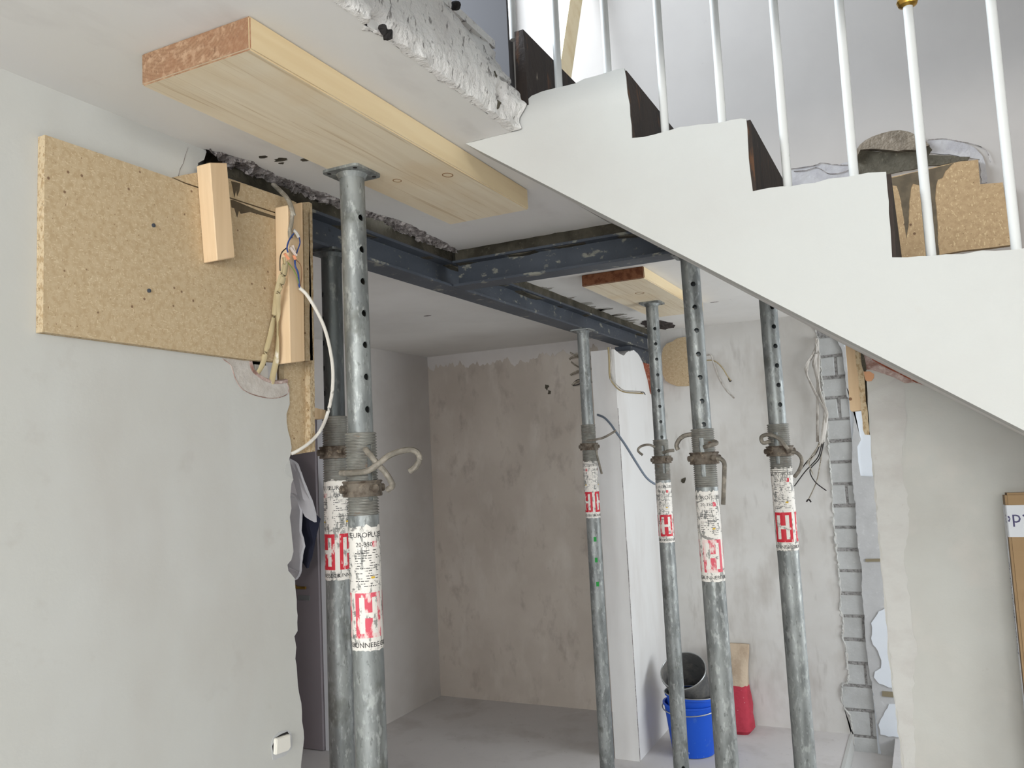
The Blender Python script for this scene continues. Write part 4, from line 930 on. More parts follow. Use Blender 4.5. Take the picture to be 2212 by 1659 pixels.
px_tube('sheath', [(-1.575, 1.7681, 2.5154), (-1.535, 1.7503, 2.4845), (-1.48, 1.7141, 2.4439), (-1.48, 1.7298, 2.4237), (-1.48, 1.7383, 2.4015)], .0065, M_CABLE_G, tc)
px_tube('frayed_core', [(-1.48, 1.7329, 2.4053), (-1.48, 1.7301, 2.3817), (-1.48, 1.7218, 2.3543), (-1.48, 1.7248, 2.336)], .0055, M_CABLE_G, tc)
px_tube('stub', [(-1.476, 1.7321, 2.3598), (-1.474, 1.7406, 2.3538), (-1.474, 1.7496, 2.3443)], .0045, M_CABLE_PL, tc)
px_tube('blue_wire', [(-1.476, 1.7317, 2.3496), (-1.472, 1.7079, 2.3247), (-1.47, 1.6977, 2.3035), (-1.472, 1.7032, 2.2924)], .0022, M_WB, tc, 6)
px_tube('blue_wire', [(-1.476, 1.7538, 2.3455), (-1.472, 1.7522, 2.3279), (-1.472, 1.7421, 2.3067), (-1.474, 1.7383, 2.2935)], .0018, M_WB, tc, 6)
px_tube('blue_wire', [(-1.476, 1.7345, 2.2779), (-1.474, 1.7334, 2.261), (-1.474, 1.7439, 2.2439), (-1.477, 1.75, 2.2137), (-1.478, 1.7545, 2.2058)], .0025, M_WB, tc, 6)
px_tube('black_wire', [(-1.474, 1.7023, 2.3051), (-1.476, 1.6844, 2.2892), (-1.478, 1.6789, 2.2699), (-1.484, 1.6846, 2.2409)], .0016, M_WK, tc, 6)
px_tube('earth_wire', [(-1.476, 1.7033, 2.2681), (-1.474, 1.7221, 2.2525), (-1.475, 1.7408, 2.2309), (-1.478, 1.7527, 2.2054)], .0014, M_WG, tc, 6)
px_tube('brown_wire', [(-1.476, 1.7365, 2.2808), (-1.474, 1.7541, 2.2687), (-1.474, 1.7589, 2.2466), (-1.478, 1.7566, 2.2112)], .0012, M_WN, tc, 6)
for (ax_, m_) in (([(-1.474, 1.7133, 2.3086), (-1.472, 1.7359, 2.2902)], M_CONN), ([(-1.474, 1.7245, 2.316), (-1.472, 1.7307, 2.298)], M_CONN), ([(-1.476, 1.695, 2.2876), (-1.474, 1.7084, 2.275)], M_CONN_O), ([(-1.474, 1.7271, 2.2888), (-1.474, 1.7341, 2.28)], M_CONN_O)):
    bm = bmesh.new(); tube(bm, ax_, .006, 4, False, .7); fin('terminal', bm, m_, tc)
px_tube('flat_cable', [(-1.48, 1.6956, 2.2784), (-1.48, 1.6968, 2.2612), (-1.484, 1.6916, 2.2359), (-1.492, 1.6871, 2.2053), (-1.5, 1.6862, 2.1753), (-1.521, 1.6993, 2.1302), (-1.523, 1.6875, 2.0794), (-1.523, 1.6669, 2.0282), (-1.54, 1.6705, 1.9936), (-1.56, 1.6691, 1.9684)], .0068, M_CABLE, tc, 8, .45)
px_tube('flat_cable', [(-1.478, 1.7037, 2.2672), (-1.48, 1.6977, 2.2365), (-1.488, 1.6913, 2.2017), (-1.494, 1.6848, 2.1743), (-1.515, 1.7068, 2.1304), (-1.515, 1.7046, 2.0681), (-1.521, 1.7042, 2.013), (-1.535, 1.7099, 1.9838), (-1.557, 1.7226, 1.9518)], .0078, M_CABLE, tc, 8, .45)
bm = bmesh.new(); box(bm, (XL - .05, 1.672, 1.962), (XL - .012, 1.722, 2.0)); fin('plug_box', bm, M_CABLE_W, tc, label='white crumpled box in the hole')
wc = tag(px_tube('cable', [(-1.478, 1.7527, 2.2054), (-1.47, 1.7708, 2.1895), (-1.46, 1.7955, 2.1511), (-1.45, 1.8163, 2.104), (-1.45, 1.8378, 2.0498), (-1.45, 1.8489, 1.9864), (-1.455, 1.8483, 1.9226), (-1.465, 1.8383, 1.8655), (-1.525, 1.8809, 1.8249), (-1.535, 1.848, 1.7929), (-1.545, 1.8127, 1.772), (-1.553, 1.7915, 1.7625)], .0048, M_CABLE_W, None), 'white round cable hanging in a loop beside the chipboard edge', 'cable')

# flush socket on the left wall
so_ = thing('light_switch', 'cream light switch insert sitting crooked in its hole low on the left wall', 'switch', (-1.555, 1.7262, 0.9779))
o = [(-1.555, 1.7044, 1.0447), (-1.555, 1.7251, 1.0476), (-1.555, 1.7531, 1.0427), (-1.555, 1.7634, 1.0325), (-1.555, 1.768, 1.0111), (-1.555, 1.7654, 0.9907), (-1.555, 1.7474, 0.9848), (-1.555, 1.7333, 0.9825), (-1.555, 1.7058, 0.9847), (-1.555, 1.694, 0.9863), (-1.555, 1.6885, 1.0245), (-1.555, 1.694, 1.0376)]
bm = bmesh.new(); prism(bm, [(XL + .001, p[1], p[2]) for p in jag(o, .0012, .006, 41, (1, 2))], (-.001, 0, 0)); fin('hole_edge', bm, M_ADHES, so_)
bm = bmesh.new(); prism(bm, [(XL + .0016, p[1], p[2]) for p in [(-1.555, 1.7059, 1.0385), (-1.555, 1.7249, 1.0407), (-1.555, 1.7494, 1.0403), (-1.555, 1.7596, 1.0254), (-1.555, 1.7591, 1.0138), (-1.555, 1.713, 0.9961), (-1.555, 1.6962, 1.0015), (-1.555, 1.6918, 1.0212)]], (-.001, 0, 0)); fin('hole', bm, M_DARK, so_)
bm = bmesh.new(); prism(bm, [(-1.542, 1.6966, 1.0393), (-1.542, 1.7485, 1.0348), (-1.542, 1.7491, 1.0031), (-1.542, 1.7418, 0.9962), (-1.542, 1.6936, 1.0004)], (-.012, 0, 0)); bmesh.ops.bevel(bm, geom=[e for e in bm.edges if e.calc_face_angle(0) > .5], offset=.002, segments=2, affect='EDGES'); fin('rocker', bm, M_SWITCH, so_, True)

# formwork at the right wall's end
XR = rl[0][0]
t = thing('batten', 'vertical wooden batten hanging beside the brick strip under the stairs', 'batten', (-0.191, 2.8, 1.8199))
bm = bmesh.new(); prism(bm, [(-0.2062, 2.8, 2.0905), (-0.2005, 2.8, 2.0239), (-0.2003, 2.8, 1.9582), (-0.203, 2.8, 1.8207), (-0.1981, 2.8, 1.8146), (-0.1685, 2.8, 1.8169), (-0.1641, 2.8, 1.9404), (-0.1607, 2.8, 2.0853)], (0, .05, 0)); fin('batten_body', bm, M_BATTEN, t)
bm = bmesh.new(); kp = (-0.199, 2.8, 1.8537)
lathe(bm, [(.0001, 0), (.005, 0), (.005, .002), (.0001, .002)], 12, (kp[0], kp[1], kp[2]), Matrix.Rotation(math.pi / 2, 3, 'X'), False); fin('knot', bm, M_ENDGRAIN, t)
t = thing('chipboard_upright', 'chipboard seen edge-on closing the end of the right wall', 'chipboard', (-0.1604, 2.74, 1.7418))
o = jag([(-0.172, 2.74, 2.0577), (-0.1474, 2.74, 2.0364), (-0.1502, 2.74, 1.9347), (-0.1517, 2.74, 1.8504), (-0.1497, 2.74, 1.7942), (-0.1502, 2.74, 1.7398), (-0.163, 2.74, 1.7406), (-0.167, 2.74, 1.7561), (-0.1667, 2.74, 1.8094), (-0.1684, 2.74, 1.9364)], .0012, .012, 43, (0, 2))
bm = bmesh.new(); prism(bm, o, (0, .115, 0)); fin('sheet', bm, M_CHIP_EDGE, t)

# chipboard above the stairs on the stairwell wall
t = thing('chipboard', 'damp-stained chipboard panel on the stairwell wall above the steps', 'chipboard', (0.1065, 2.72, 2.2626))
YC = B2 - .024
o = [(-0.0365, 2.711, 2.5038), (0.054, 2.711, 2.5086), (0.1154, 2.711, 2.5131), (0.1539, 2.711, 2.515), (0.2018, 2.711, 2.5107), (0.2003, 2.711, 2.4385), (0.2564, 2.711, 2.4332), (0.26, 2.711, 2.3437), (0.2598, 2.711, 2.2516), (0.2108, 2.711, 2.2513), (0.1412, 2.711, 2.254), (0.0448, 2.711, 2.2482), (-0.006, 2.711, 2.2294), (-0.0498, 2.711, 2.2288)]
bm = bmesh.new(); prism(bm, o, (0, .024, 0)); fin('sheet', bm, M_CHIP_SHADED, t)
for s_ in ([(-0.0367, 2.711, 2.501), (0.0539, 2.711, 2.5073), (0.1151, 2.711, 2.5104), (0.1394, 2.711, 2.5138), (0.1161, 2.711, 2.4935), (0.1074, 2.711, 2.4757), (0.0951, 2.711, 2.4726), (0.0889, 2.711, 2.4571), (0.0831, 2.711, 2.4164), (0.0834, 2.711, 2.3471), (0.08, 2.711, 2.2924), (0.08, 2.711, 2.2484), (0.0606, 2.711, 2.2486), (0.0607, 2.711, 2.3232), (0.0519, 2.711, 2.4082), (0.0443, 2.711, 2.4656), (0.0288, 2.711, 2.4728), (0.023, 2.711, 2.4626), (0.0141, 2.711, 2.415), (0.0084, 2.711, 2.3598), (-0.0017, 2.711, 2.3125), (-0.004, 2.711, 2.376), (-0.0081, 2.711, 2.4331), (-0.0148, 2.711, 2.4741), (-0.0283, 2.711, 2.4795)],):
    bm = bmesh.new(); prism(bm, [(p[0], YC - .0006, p[2]) for p in jag(s_, .0008, .01, 44, (0, 2))], (0, .001, 0)); fin('damp_run', bm, M_STAIN, t, label='dark brown runs of water and cement')

# round-cut chipboard on the far wall
t = thing('chipboard', 'rounded chipboard patch on the far wall behind the two middle props', 'chipboard', (-1.4524, 5.45, 2.1584))
bm = bmesh.new(); prism(bm, [(-1.5186, 5.43, 2.4047), (-1.4914, 5.43, 2.433), (-1.4531, 5.43, 2.4414), (-1.4206, 5.43, 2.4597), (-1.3767, 5.43, 2.4642), (-1.3032, 5.43, 2.4563), (-1.3247, 5.43, 2.1406), (-1.3862, 5.43, 2.1395), (-1.4417, 5.43, 2.144), (-1.4842, 5.43, 2.1629), (-1.5171, 5.43, 2.1873), (-1.5331, 5.43, 2.232), (-1.5295, 5.43, 2.2876), (-1.5317, 5.43, 2.35)], (0, .02, 0)); fin('sheet', bm, M_CHIP, t)

# ------------------------------------------------------------ adjustable steel props
PR, PO = .0312, .0375


def wrap(me, cx, cy, R, phi0, z):
    for v in me.vertices:
        a = phi0 + v.co.x / R
        v.co = Vector((cx + R * math.cos(a), cy + R * math.sin(a), z + v.co.y))
    return me


def band(bm, cx, cy, R, a0, a1, z0, z1, seg=10):
    rows = []
    for i in range(seg + 1):
        a = a0 + (a1 - a0) * i / seg
        rows.append((bm.verts.new((cx + R * math.cos(a), cy + R * math.sin(a), z0)), bm.verts.new((cx + R * math.cos(a), cy + R * math.sin(a), z1))))
    for p, q in zip(rows, rows[1:]):
        bm.faces.new((p[0], q[0], q[1], p[1]))


def prop(label, top, lean, z, holes, hole_dir, sticker, logo_off, text_off, worn, hooks, plate_rot=0.0, inner_m=None, outer_m=None, slot=None, low_holes=(), greens=(), lugs=True, thread_m=None):
    """z: dict of heights (head, sleeve top, thread end, collar bottom, collar top)"""
    inner_m = inner_m or M_GALV; outer_m = outer_m or M_GALV; thread_m = thread_m or M_THREAD
    x, y = top[0], top[1]
    base = Vector((x, y, 0))
    t = thing('steel_prop', label, 'prop', base, 'adjustable steel props under the beams and planks')
    face = math.atan2(-y, -x)                        # towards the middle of the room, where the print can be read
    # inner tube, hollow, with its row of pin holes
    bm = bmesh.new()
    zi0 = z['collar0'] - .25
    lathe(bm, [(PR, zi0), (PR, z['head'] - .004), (PR - .004, z['head'] - .004), (PR - .004, zi0)], 40, (x, y, 0))
    cut = bmesh.new()
    for hz_ in holes:
        lathe(cut, [(.0085, -.06), (.0085, .06)], 14, (x, y, hz_), Matrix.Rotation(hole_dir, 3, 'Z') @ Matrix.Rotation(math.pi / 2, 3, 'Y'), False)
    for e in [e for e in cut.edges if e.is_boundary]:
        pass
    bmesh.ops.holes_fill(cut, edges=[e for e in cut.edges if e.is_boundary], sides=20)
    me = boolean_cut(bm, cut)
    me.name = 'inner_tube'
    for p in me.polygons:
        p.use_smooth = True
    me.set_sharp_from_angle(angle=math.radians(35))
    link('inner_tube', me, inner_m, t)
    # outer tube
    bm = bmesh.new()
    lathe(bm, [(PO, 0.006), (PO, z['thread0']), (PO - .004, z['thread0']), (PO - .004, .006)], 40, (x, y, 0))
    if low_holes:
        cut = bmesh.new()
        for hz_ in low_holes:
            lathe(cut, [(.0085, -.06), (.0085, .06)], 14, (x, y, hz_), Matrix.Rotation(hole_dir, 3, 'Z') @ Matrix.Rotation(math.pi / 2, 3, 'Y'), False)
        bmesh.ops.holes_fill(cut, edges=[e for e in cut.edges if e.is_boundary], sides=20)
        me = boolean_cut(bm, cut)
        for p in me.polygons:
            p.use_smooth = True
        me.set_sharp_from_angle(angle=math.radians(35))
        link('outer_tube', me, outer_m, t)
    else:
        fin('outer_tube', bm, outer_m, t, True)
    # threaded sleeve with a slot
    n = int((z['sleeve'] - z['thread0']) / .0068)
    prof = [(PR + .001, z['thread0']), ]
    for i in range(n):
        zz = z['thread0'] + (z['sleeve'] - z['thread0']) * i / n
        prof += [(PO - .0026, zz), (PO - .0026, zz + .0012), (PO + .0014, zz + .0030), (PO + .0014, zz + .0042)]
    prof += [(PO - .0016, z['sleeve']), (PR + .001, z['sleeve'])]
    bm = bmesh.new(); lathe(bm, prof, 32, (x, y, 0))
    if slot is not None:
        cut = bmesh.new()
        R3 = Matrix.Rotation(slot, 3, 'Z')
        vs = box(cut, (PR - .01, -.0075, z['thread0'] + .035), (PO + .02, .0075, z['sleeve'] - .03))
        for v in vs:
            v.co = R3 @ v.co + Vector((x, y, 0))
        me = boolean_cut(bm, cut)
        link('threaded_sleeve', me, thread_m, t)
    else:
        fin('threaded_sleeve', bm, thread_m, t)
    # collar nut with its lugs
    c0, c1 = z['collar0'], z['collar1']
    bm = bmesh.new()
    lathe(bm, [(PO - .001, c0), (PO + .010, c0), (PO + .011, c0 + .004), (PO + .009, c0 + .012), (PO + .009, c1 - .006), (PO + .012, c1 - .003), (PO + .010, c1), (PO - .001, c1)], 28, (x, y, 0))
    cn = fin('collar_nut', bm, M_RUSTY, t, True)
    for k in range(4 if lugs else 2):
        a = face + .55 + k * (math.pi / 2 if lugs else math.pi)
        d = Vector((math.cos(a), math.sin(a), 0))
        bm = bmesh.new(); tube(bm, [Vector((x, y, (c0 + c1) / 2)) + d * (PO + .004), Vector((x, y, (c0 + c1) / 2)) + d * (PO + .022)], .010, 10, False); fin('lug', bm, M_RUSTY, cn)
    # head and foot plates
    R2 = Matrix.Rotation(plate_rot, 3, 'Z')
    for nm, zz, hs, sg in (('head_plate', z['head'] - .007, .055, 1), ('foot_plate', 0.0, .06, 1)):
        bm = bmesh.new()
        pts = []
        rr = .014
        for cx_, cy_, a0 in ((hs - rr, hs - rr, 0), (-hs + rr, hs - rr, 90), (-hs + rr, -hs + rr, 180), (hs - rr, -hs + rr, 270)):
            for k in range(5):
                a = math.radians(a0 + k * 22.5)
                v = R2 @ Vector((cx_ + rr * math.cos(a), cy_ + rr * math.sin(a), 0))
                pts.append((x + v.x, y + v.y, zz))
        prism(bm, pts, (0, 0, .007))
        if nm == 'head_plate':
            lathe(bm, [(PR - .004, zz - .012), (PR + .001, zz - .012), (PR + .008, zz), (PR - .004, zz)], 28, (x, y, 0))
        fin(nm, bm, inner_m if nm == 'head_plate' else outer_m, t)
        if nm == 'head_plate':
            for sx_, sy_ in ((1, 1), (-1, 1), (1, -1), (-1, -1)):
                v = R2 @ Vector((sx_ * .040, sy_ * .040, 0))
                bm = bmesh.new(); lathe(bm, [(.0001, -.0005), (.0055, -.0005), (.0055, .001), (.0001, .001)], 10, (x + v.x, y + v.y, zz), None, False); fin('bolt_hole', bm, M_DARK, t)
    # printed label around the tube
    z0 = sticker; SH = .292
    bm = bmesh.new()
    rows = []
    for k in range(40):
        a = 2 * math.pi * k / 40
        e0 = .004 * noise.noise(Vector((k * .7, x * 9, 1))); e1 = .009 * noise.noise(Vector((k * .9, x * 9, 5)))
        rows.append([bm.verts.new((x + (PO + .0006) * math.cos(a), y + (PO + .0006) * math.sin(a), zz)) for zz in (z0 + e0, z0 + SH + e1)])
    for k in range(40):
        p, q = rows[k], rows[(k + 1) % 40]
        bm.faces.new((p[0], q[0], q[1], p[1]))
    sk = fin('printed_label', bm, M_STICK, t, True)
    red = M_STICK_RED_WORN if worn else M_STICK_RED
    RL = PO + .0010
    lw, lh = .066, .105
    for k in range(3):
        ac = face + logo_off + k * 2 * math.pi / 3
        bm = bmesh.new()
        zl = z0 + .030
        U = lambda u: ac + (u - .5) * lw / RL
        V = lambda v: zl + v * lh
        for u0, u1, v0, v1 in ((0, .16, 0, 1), (.84, 1, 0, 1), (.16, .84, .90, 1), (.16, .36, 0, .0), (.36, .64, 0, .44), (.36, .64, .56, .90), (.16, .36, .0, .10), (.64, .84, .0, .10)):
            if v1 > v0:
                band(bm, x, y, RL, U(u0), U(u1), V(v0), V(v1), 4)
        fin('logo', bm, red, sk)
    for s_, size, zz, offs in (('HÜNNEBECK', .0165, z0 + .008, logo_off), ('EUROPLUS', .0175, z0 + SH - .026, text_off), ('20-350', .0150, z0 + SH - .048, text_off - .12)):
        for k in range(3):
            if k and s_ == '20-350':
                pass
            me = wrap(text_mesh(s_, size), x, y, PO + .0011, face + offs + k * 2 * math.pi / 3, zz)
            link('lettering', me, M_INK, sk)
    for k in range(3):                               # red block behind the size and the faded load table
        bm = bmesh.new(); ac = face + text_off + .55 + k * 2 * math.pi / 3
        band(bm, x, y, PO + .0010, ac - .13, ac + .18, z0 + SH - .050, z0 + SH - .036, 4); fin('size_mark', bm, red, sk)
        bm = bmesh.new(); ac = face + text_off + k * 2 * math.pi / 3
        rn = random.Random(int(x * 1000) + k)
        for i in range(15):
            zz = z0 + .150 + .006 * i
            a0 = ac - .75
            while a0 < ac + .7:
                l = rn.uniform(.06, .28)
                if rn.random() < .62:
                    band(bm, x, y, PO + .0010, a0, a0 + l, zz, zz + .0016, 3)
                a0 += l + .05
        fin('load_table', bm, M_INK, sk)
        bm = bmesh.new(); band(bm, x, y, PO + .0012, ac + .25, ac + .5, z0 + .168, z0 + .173, 3); fin('yellow_mark', bm, M_YEL, sk)
    # bent rods: pin hook and collar handle, as given
    for nm, r_, pth in hooks:
        bm = bmesh.new(); tube(bm, pth, r_, 9); fin(nm, bm, M_HOOK, t, True)
    for gz in greens:
        bm = bmesh.new(); band(bm, x, y, PO + .0008, face - .1, face + .28, gz - .012, gz + .012, 5); fin('green_spot', bm, M_GREEN, t)
    # the prop stands very slightly out of plumb
    if lean != (0, 0):
        hh = z['head']
        for o in [t] + [c for c in t.children]:
            pass
        S = Matrix(((1, 0, -lean[0] / hh, lean[0]), (0, 1, -lean[1] / hh, lean[1]), (0, 0, 1, 0), (0, 0, 0, 1)))
        done = set()
        def shear(o):
            if o.type == 'MESH' and o.name not in done:
                done.add(o.name)
                wp = world_of(o)
                for v in o.data.vertices:
                    g = v.co + wp
                    q = S @ g
                    v.co = q - wp
            for c in o.children:
                shear(c)
        S2 = Matrix.Translation((x, y, 0)) @ Matrix(((1, 0, -lean[0] / hh, lean[0]), (0, 1, -lean[1] / hh, lean[1]), (0, 0, 1, 0), (0, 0, 0, 1))) @ Matrix.Translation((-x, -y, 0))
        S = S2
        shear(t)
    return t


F = -math.pi / 2
# nearest prop under the long plank
prop('nearest and largest prop, holding the long plank, right of its twin', (-1.249, 1.692), (.006, 0),
     dict(head=H - .063, sleeve=1.8011, thread0=1.6009, collar0=1.6458, collar1=1.6841),
     [2.3382, 2.2569, 2.176, 2.0956, 2.0168, 1.9373, 1.8571, 1.7784], -.25, 1.283, .12, .10, True,
     [('pin_hook', .0072, [(-1.2653, 1.63, 1.7053), (-1.2382, 1.625, 1.7046), (-1.1833, 1.62, 1.7071), (-1.1533, 1.625, 1.722), (-1.1329, 1.64, 1.7403), (-1.1175, 1.66, 1.749), (-1.098, 1.68, 1.7522), (-1.0853, 1.69, 1.7449), (-1.0795, 1.69, 1.7293), (-1.0907, 1.69, 1.7122), (-1.1081, 1.69, 1.7019)]),
      ('collar_handle', .0072, [(-1.1948, 1.635, 1.7596), (-1.1723, 1.625, 1.7423), (-1.1569, 1.63, 1.722), (-1.145, 1.64, 1.7028), (-1.1358, 1.65, 1.6805), (-1.1358, 1.655, 1.6694), (-1.1528, 1.66, 1.6609)])],
     0.0, slot=-.35)
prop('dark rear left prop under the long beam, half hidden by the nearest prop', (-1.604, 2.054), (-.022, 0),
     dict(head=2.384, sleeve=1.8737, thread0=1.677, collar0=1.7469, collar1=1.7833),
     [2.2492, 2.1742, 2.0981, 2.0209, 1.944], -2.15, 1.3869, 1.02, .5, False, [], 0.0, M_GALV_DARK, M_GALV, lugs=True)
prop('thin far prop under the long beam beside the white stub wall', (-1.590, 4.148), (.0, 0),
     dict(head=2.384, sleeve=1.8794, thread0=1.6675, collar0=1.7452, collar1=1.7816),
     [2.245, 2.1712, 2.0951, 2.0216, 1.9434], -2.7, 1.3935, 1.25, .9, False,
     [('pin_hook', .006, [(-1.5821, 4.1, 1.7942), (-1.5345, 4.09, 1.7965), (-1.4909, 4.09, 1.8037), (-1.453, 4.1, 1.8207), (-1.4287, 4.12, 1.8386)]),
      ('collar_handle', .006, [(-1.5325, 4.08, 1.7677), (-1.5223, 4.07, 1.7483), (-1.5194, 4.07, 1.7125), (-1.5097, 4.07, 1.6647), (-1.4999, 4.07, 1.6194)])],
     0.0, low_holes=[0.3301, 0.1482], greens=[1.2846, 1.1785, 1.0563])
prop('far prop holding the short red-ended plank in front of the buckets', (-1.187, 4.091), (.0, 0),
     dict(head=H - .053, sleeve=1.7778, thread0=1.5777, collar0=1.6606, collar1=1.6973),
     [2.3348, 2.2575, 2.1804, 2.1011, 2.022, 1.9431, 1.8666, 1.7904], -1.05, 1.2737, .05, -.1, False,
     [('pin_hook', .006, [(-1.2049, 4.05, 1.7423), (-1.2271, 4.04, 1.755), (-1.2605, 4.04, 1.7543), (-1.2853, 4.04, 1.7417), (-1.2887, 4.04, 1.7258), (-1.2684, 4.04, 1.7064)]),
      ('pin_end', .008, [(-1.1639, 4.04, 1.7131), (-1.1303, 4.03, 1.7207), (-1.1075, 4.04, 1.7217)])],
     .0, slot=-1.0, low_holes=[0.2085])
prop('heavy middle prop under the cross beam beside the stairs with a hanging handle', (-.668, 2.790), (.014, 0),
     dict(head=2.384, sleeve=1.7882, thread0=1.5959, collar0=1.671, collar1=1.7109),
     [2.2731, 2.1944, 2.1159, 2.0361, 1.9581, 1.8789, 1.8014], -1.15, 1.291, .12, .0, True,
     [('pin_hook', .0075, [(-0.6864, 2.78, 1.77), (-0.7097, 2.78, 1.7713), (-0.7289, 2.78, 1.7677), (-0.7455, 2.78, 1.7562), (-0.7562, 2.78, 1.738), (-0.7525, 2.78, 1.7223)]),
      ('pin_end', .0075, [(-0.6561, 2.745, 1.7272), (-0.6364, 2.74, 1.7323), (-0.6203, 2.75, 1.7359), (-0.6199, 2.77, 1.7404), (-0.6394, 2.79, 1.7459)]),
      ('collar_handle', .0075, [(-0.6213, 2.76, 1.6891), (-0.6064, 2.76, 1.6854), (-0.597, 2.76, 1.67), (-0.5989, 2.76, 1.643), (-0.6036, 2.76, 1.5982), (-0.6107, 2.76, 1.5386)])],
     0.0, slot=-1.5)
prop('rightmost prop with rust at its thread and a looped hook', (-.478, 3.15), (.010, 0),
     dict(head=H, sleeve=1.7982, thread0=1.6212, collar0=1.6828, collar1=1.7195),
     [2.2223, 2.1509, 2.0796, 2.0085, 1.9376, 1.8669], -.95, 1.3486, -.25, -.1, False,
     [('pin_hook', .007, [(-0.4992, 3.1, 1.7377), (-0.5237, 3.1, 1.7323), (-0.5311, 3.1, 1.7427), (-0.5285, 3.1, 1.7558), (-0.5095, 3.095, 1.7614), (-0.4882, 3.09, 1.7569), (-0.4654, 3.09, 1.7409), (-0.4525, 3.09, 1.7238), (-0.4418, 3.095, 1.7069)]),
      ('collar_handle', .0068, [(-0.4321, 3.11, 1.6964), (-0.4137, 3.11, 1.6906), (-0.401, 3.11, 1.6721), (-0.4027, 3.11, 1.6494), (-0.4137, 3.11, 1.627), (-0.4306, 3.12, 1.6077)])],
     0.0, slot=-1.7)

# ------------------------------------------------------------ cables in the far room
tc = tag(px_tube('cable', [(-1.6629, 4.5, 1.9452), (-1.6068, 4.45, 1.9246), (-1.5628, 4.42, 1.8876), (-1.5262, 4.4, 1.8416), (-1.4774, 4.4, 1.7677), (-1.418, 4.4, 1.6642), (-1.377, 4.42, 1.5868), (-1.3474, 4.46, 1.549), (-1.3262, 4.5, 1.5364)], .0065, M_CABLE_B, None), 'blue-grey cable sagging from the stub wall towards the far props', 'cable')
sc = thing('cable_bundle', 'flat cable hanging from the top of the stub wall and bent right', 'cable', (-1.58, 4.4751, 2.0595))
px_tube('flat_cable', [(-1.6103, 4.6, 2.3385), (-1.6096, 4.6, 2.257), (-1.6121, 4.6, 2.1706), (-1.6002, 4.6, 2.1344), (-1.5662, 4.6, 2.0913), (-1.5256, 4.6, 2.0693), (-1.4653, 4.6, 2.0593), (-1.4163, 4.6, 2.0528)], .007, M_CABLE, sc, 8, .6)
px_tube('flat_cable', [(-1.599, 4.6, 2.3373), (-1.5975, 4.6, 2.2694), (-1.6053, 4.6, 2.1889), (-1.5913, 4.6, 2.1418), (-1.5387, 4.6, 2.0837), (-1.4756, 4.6, 2.0707), (-1.4265, 4.6, 2.0642)], .005, M_CABLE_PL, sc, 6, .6)
px_tube('wire_end', [(-1.4323, 4.6, 2.0593), (-1.4158, 4.6, 2.0607), (-1.4059, 4.6, 2.0441)], .0025, M_WK, sc, 6)
ac_ = thing('cable_bundle', 'cut cable stubs poking from the wall left of the thin far prop', 'cable', (-2.1219, 5.4, 2.2108))
for pth in ([(-1.9635, 5.46, 2.3786), (-2.027, 5.36, 2.3921), (-2.1194, 5.38, 2.4093), (-2.163, 5.38, 2.4331)], [(-1.9625, 5.46, 2.3946), (-2.0552, 5.36, 2.3756), (-2.1301, 5.38, 2.4039), (-2.1726, 5.38, 2.3886)],
            [(-1.9674, 5.46, 2.3143), (-2.059, 5.36, 2.3119), (-2.1236, 5.38, 2.3386), (-2.1599, 5.38, 2.3679)], [(-2.0013, 5.46, 2.3174), (-2.0835, 5.36, 2.3013), (-2.1438, 5.38, 2.2888), (-2.1721, 5.38, 2.2784)],
            [(-2.0078, 5.46, 2.2113), (-2.0775, 5.36, 2.2304), (-2.1302, 5.38, 2.2264), (-2.1625, 5.38, 2.2065)]):
    px_tube('flat_cable', pth, .012, M_CABLE_G, ac_, 6, .5)
for pth in ([(-2.0768, 5.36, 2.2431), (-2.1297, 5.38, 2.236), (-2.1623, 5.38, 2.2098)], [(-2.0783, 5.36, 2.2176), (-2.1211, 5.38, 2.2064), (-2.1558, 5.38, 2.2028)]):
    px_tube('wire_end', pth, .004, M_WK, ac_, 6)
rc = thing('cable_bundle', 'two flat cable ends splayed on the far wall right of the middle prop', 'cable', (-1.1784, 5.42, 2.044))
px_tube('flat_cable', [(-1.2967, 5.43, 2.327), (-1.2357, 5.43, 2.3302), (-1.2008, 5.42, 2.3229), (-1.1872, 5.41, 2.2694), (-1.1609, 5.41, 2.1769), (-1.1195, 5.41, 2.0928), (-1.0708, 5.41, 2.0355)], .010, M_CABLE_PL, rc, 6, .5)
px_tube('flat_cable', [(-1.2992, 5.43, 2.2907), (-1.2059, 5.42, 2.2931), (-1.1604, 5.41, 2.2699), (-1.1277, 5.41, 2.2278), (-1.1024, 5.4, 2.1801), (-1.0841, 5.4, 2.1488)], .008, M_CABLE, rc, 6, .5)
px_tube('wire_end', [(-1.0995, 5.4, 2.1798), (-1.0904, 5.4, 2.1434), (-1.0783, 5.4, 2.1483)], .003, M_WK, rc, 6)
bc = thing('cable_bundle', 'long plastered cable bundle with frayed ends hanging beside the brick strip', 'cable', (-0.6056, 5.4, 1.3815))
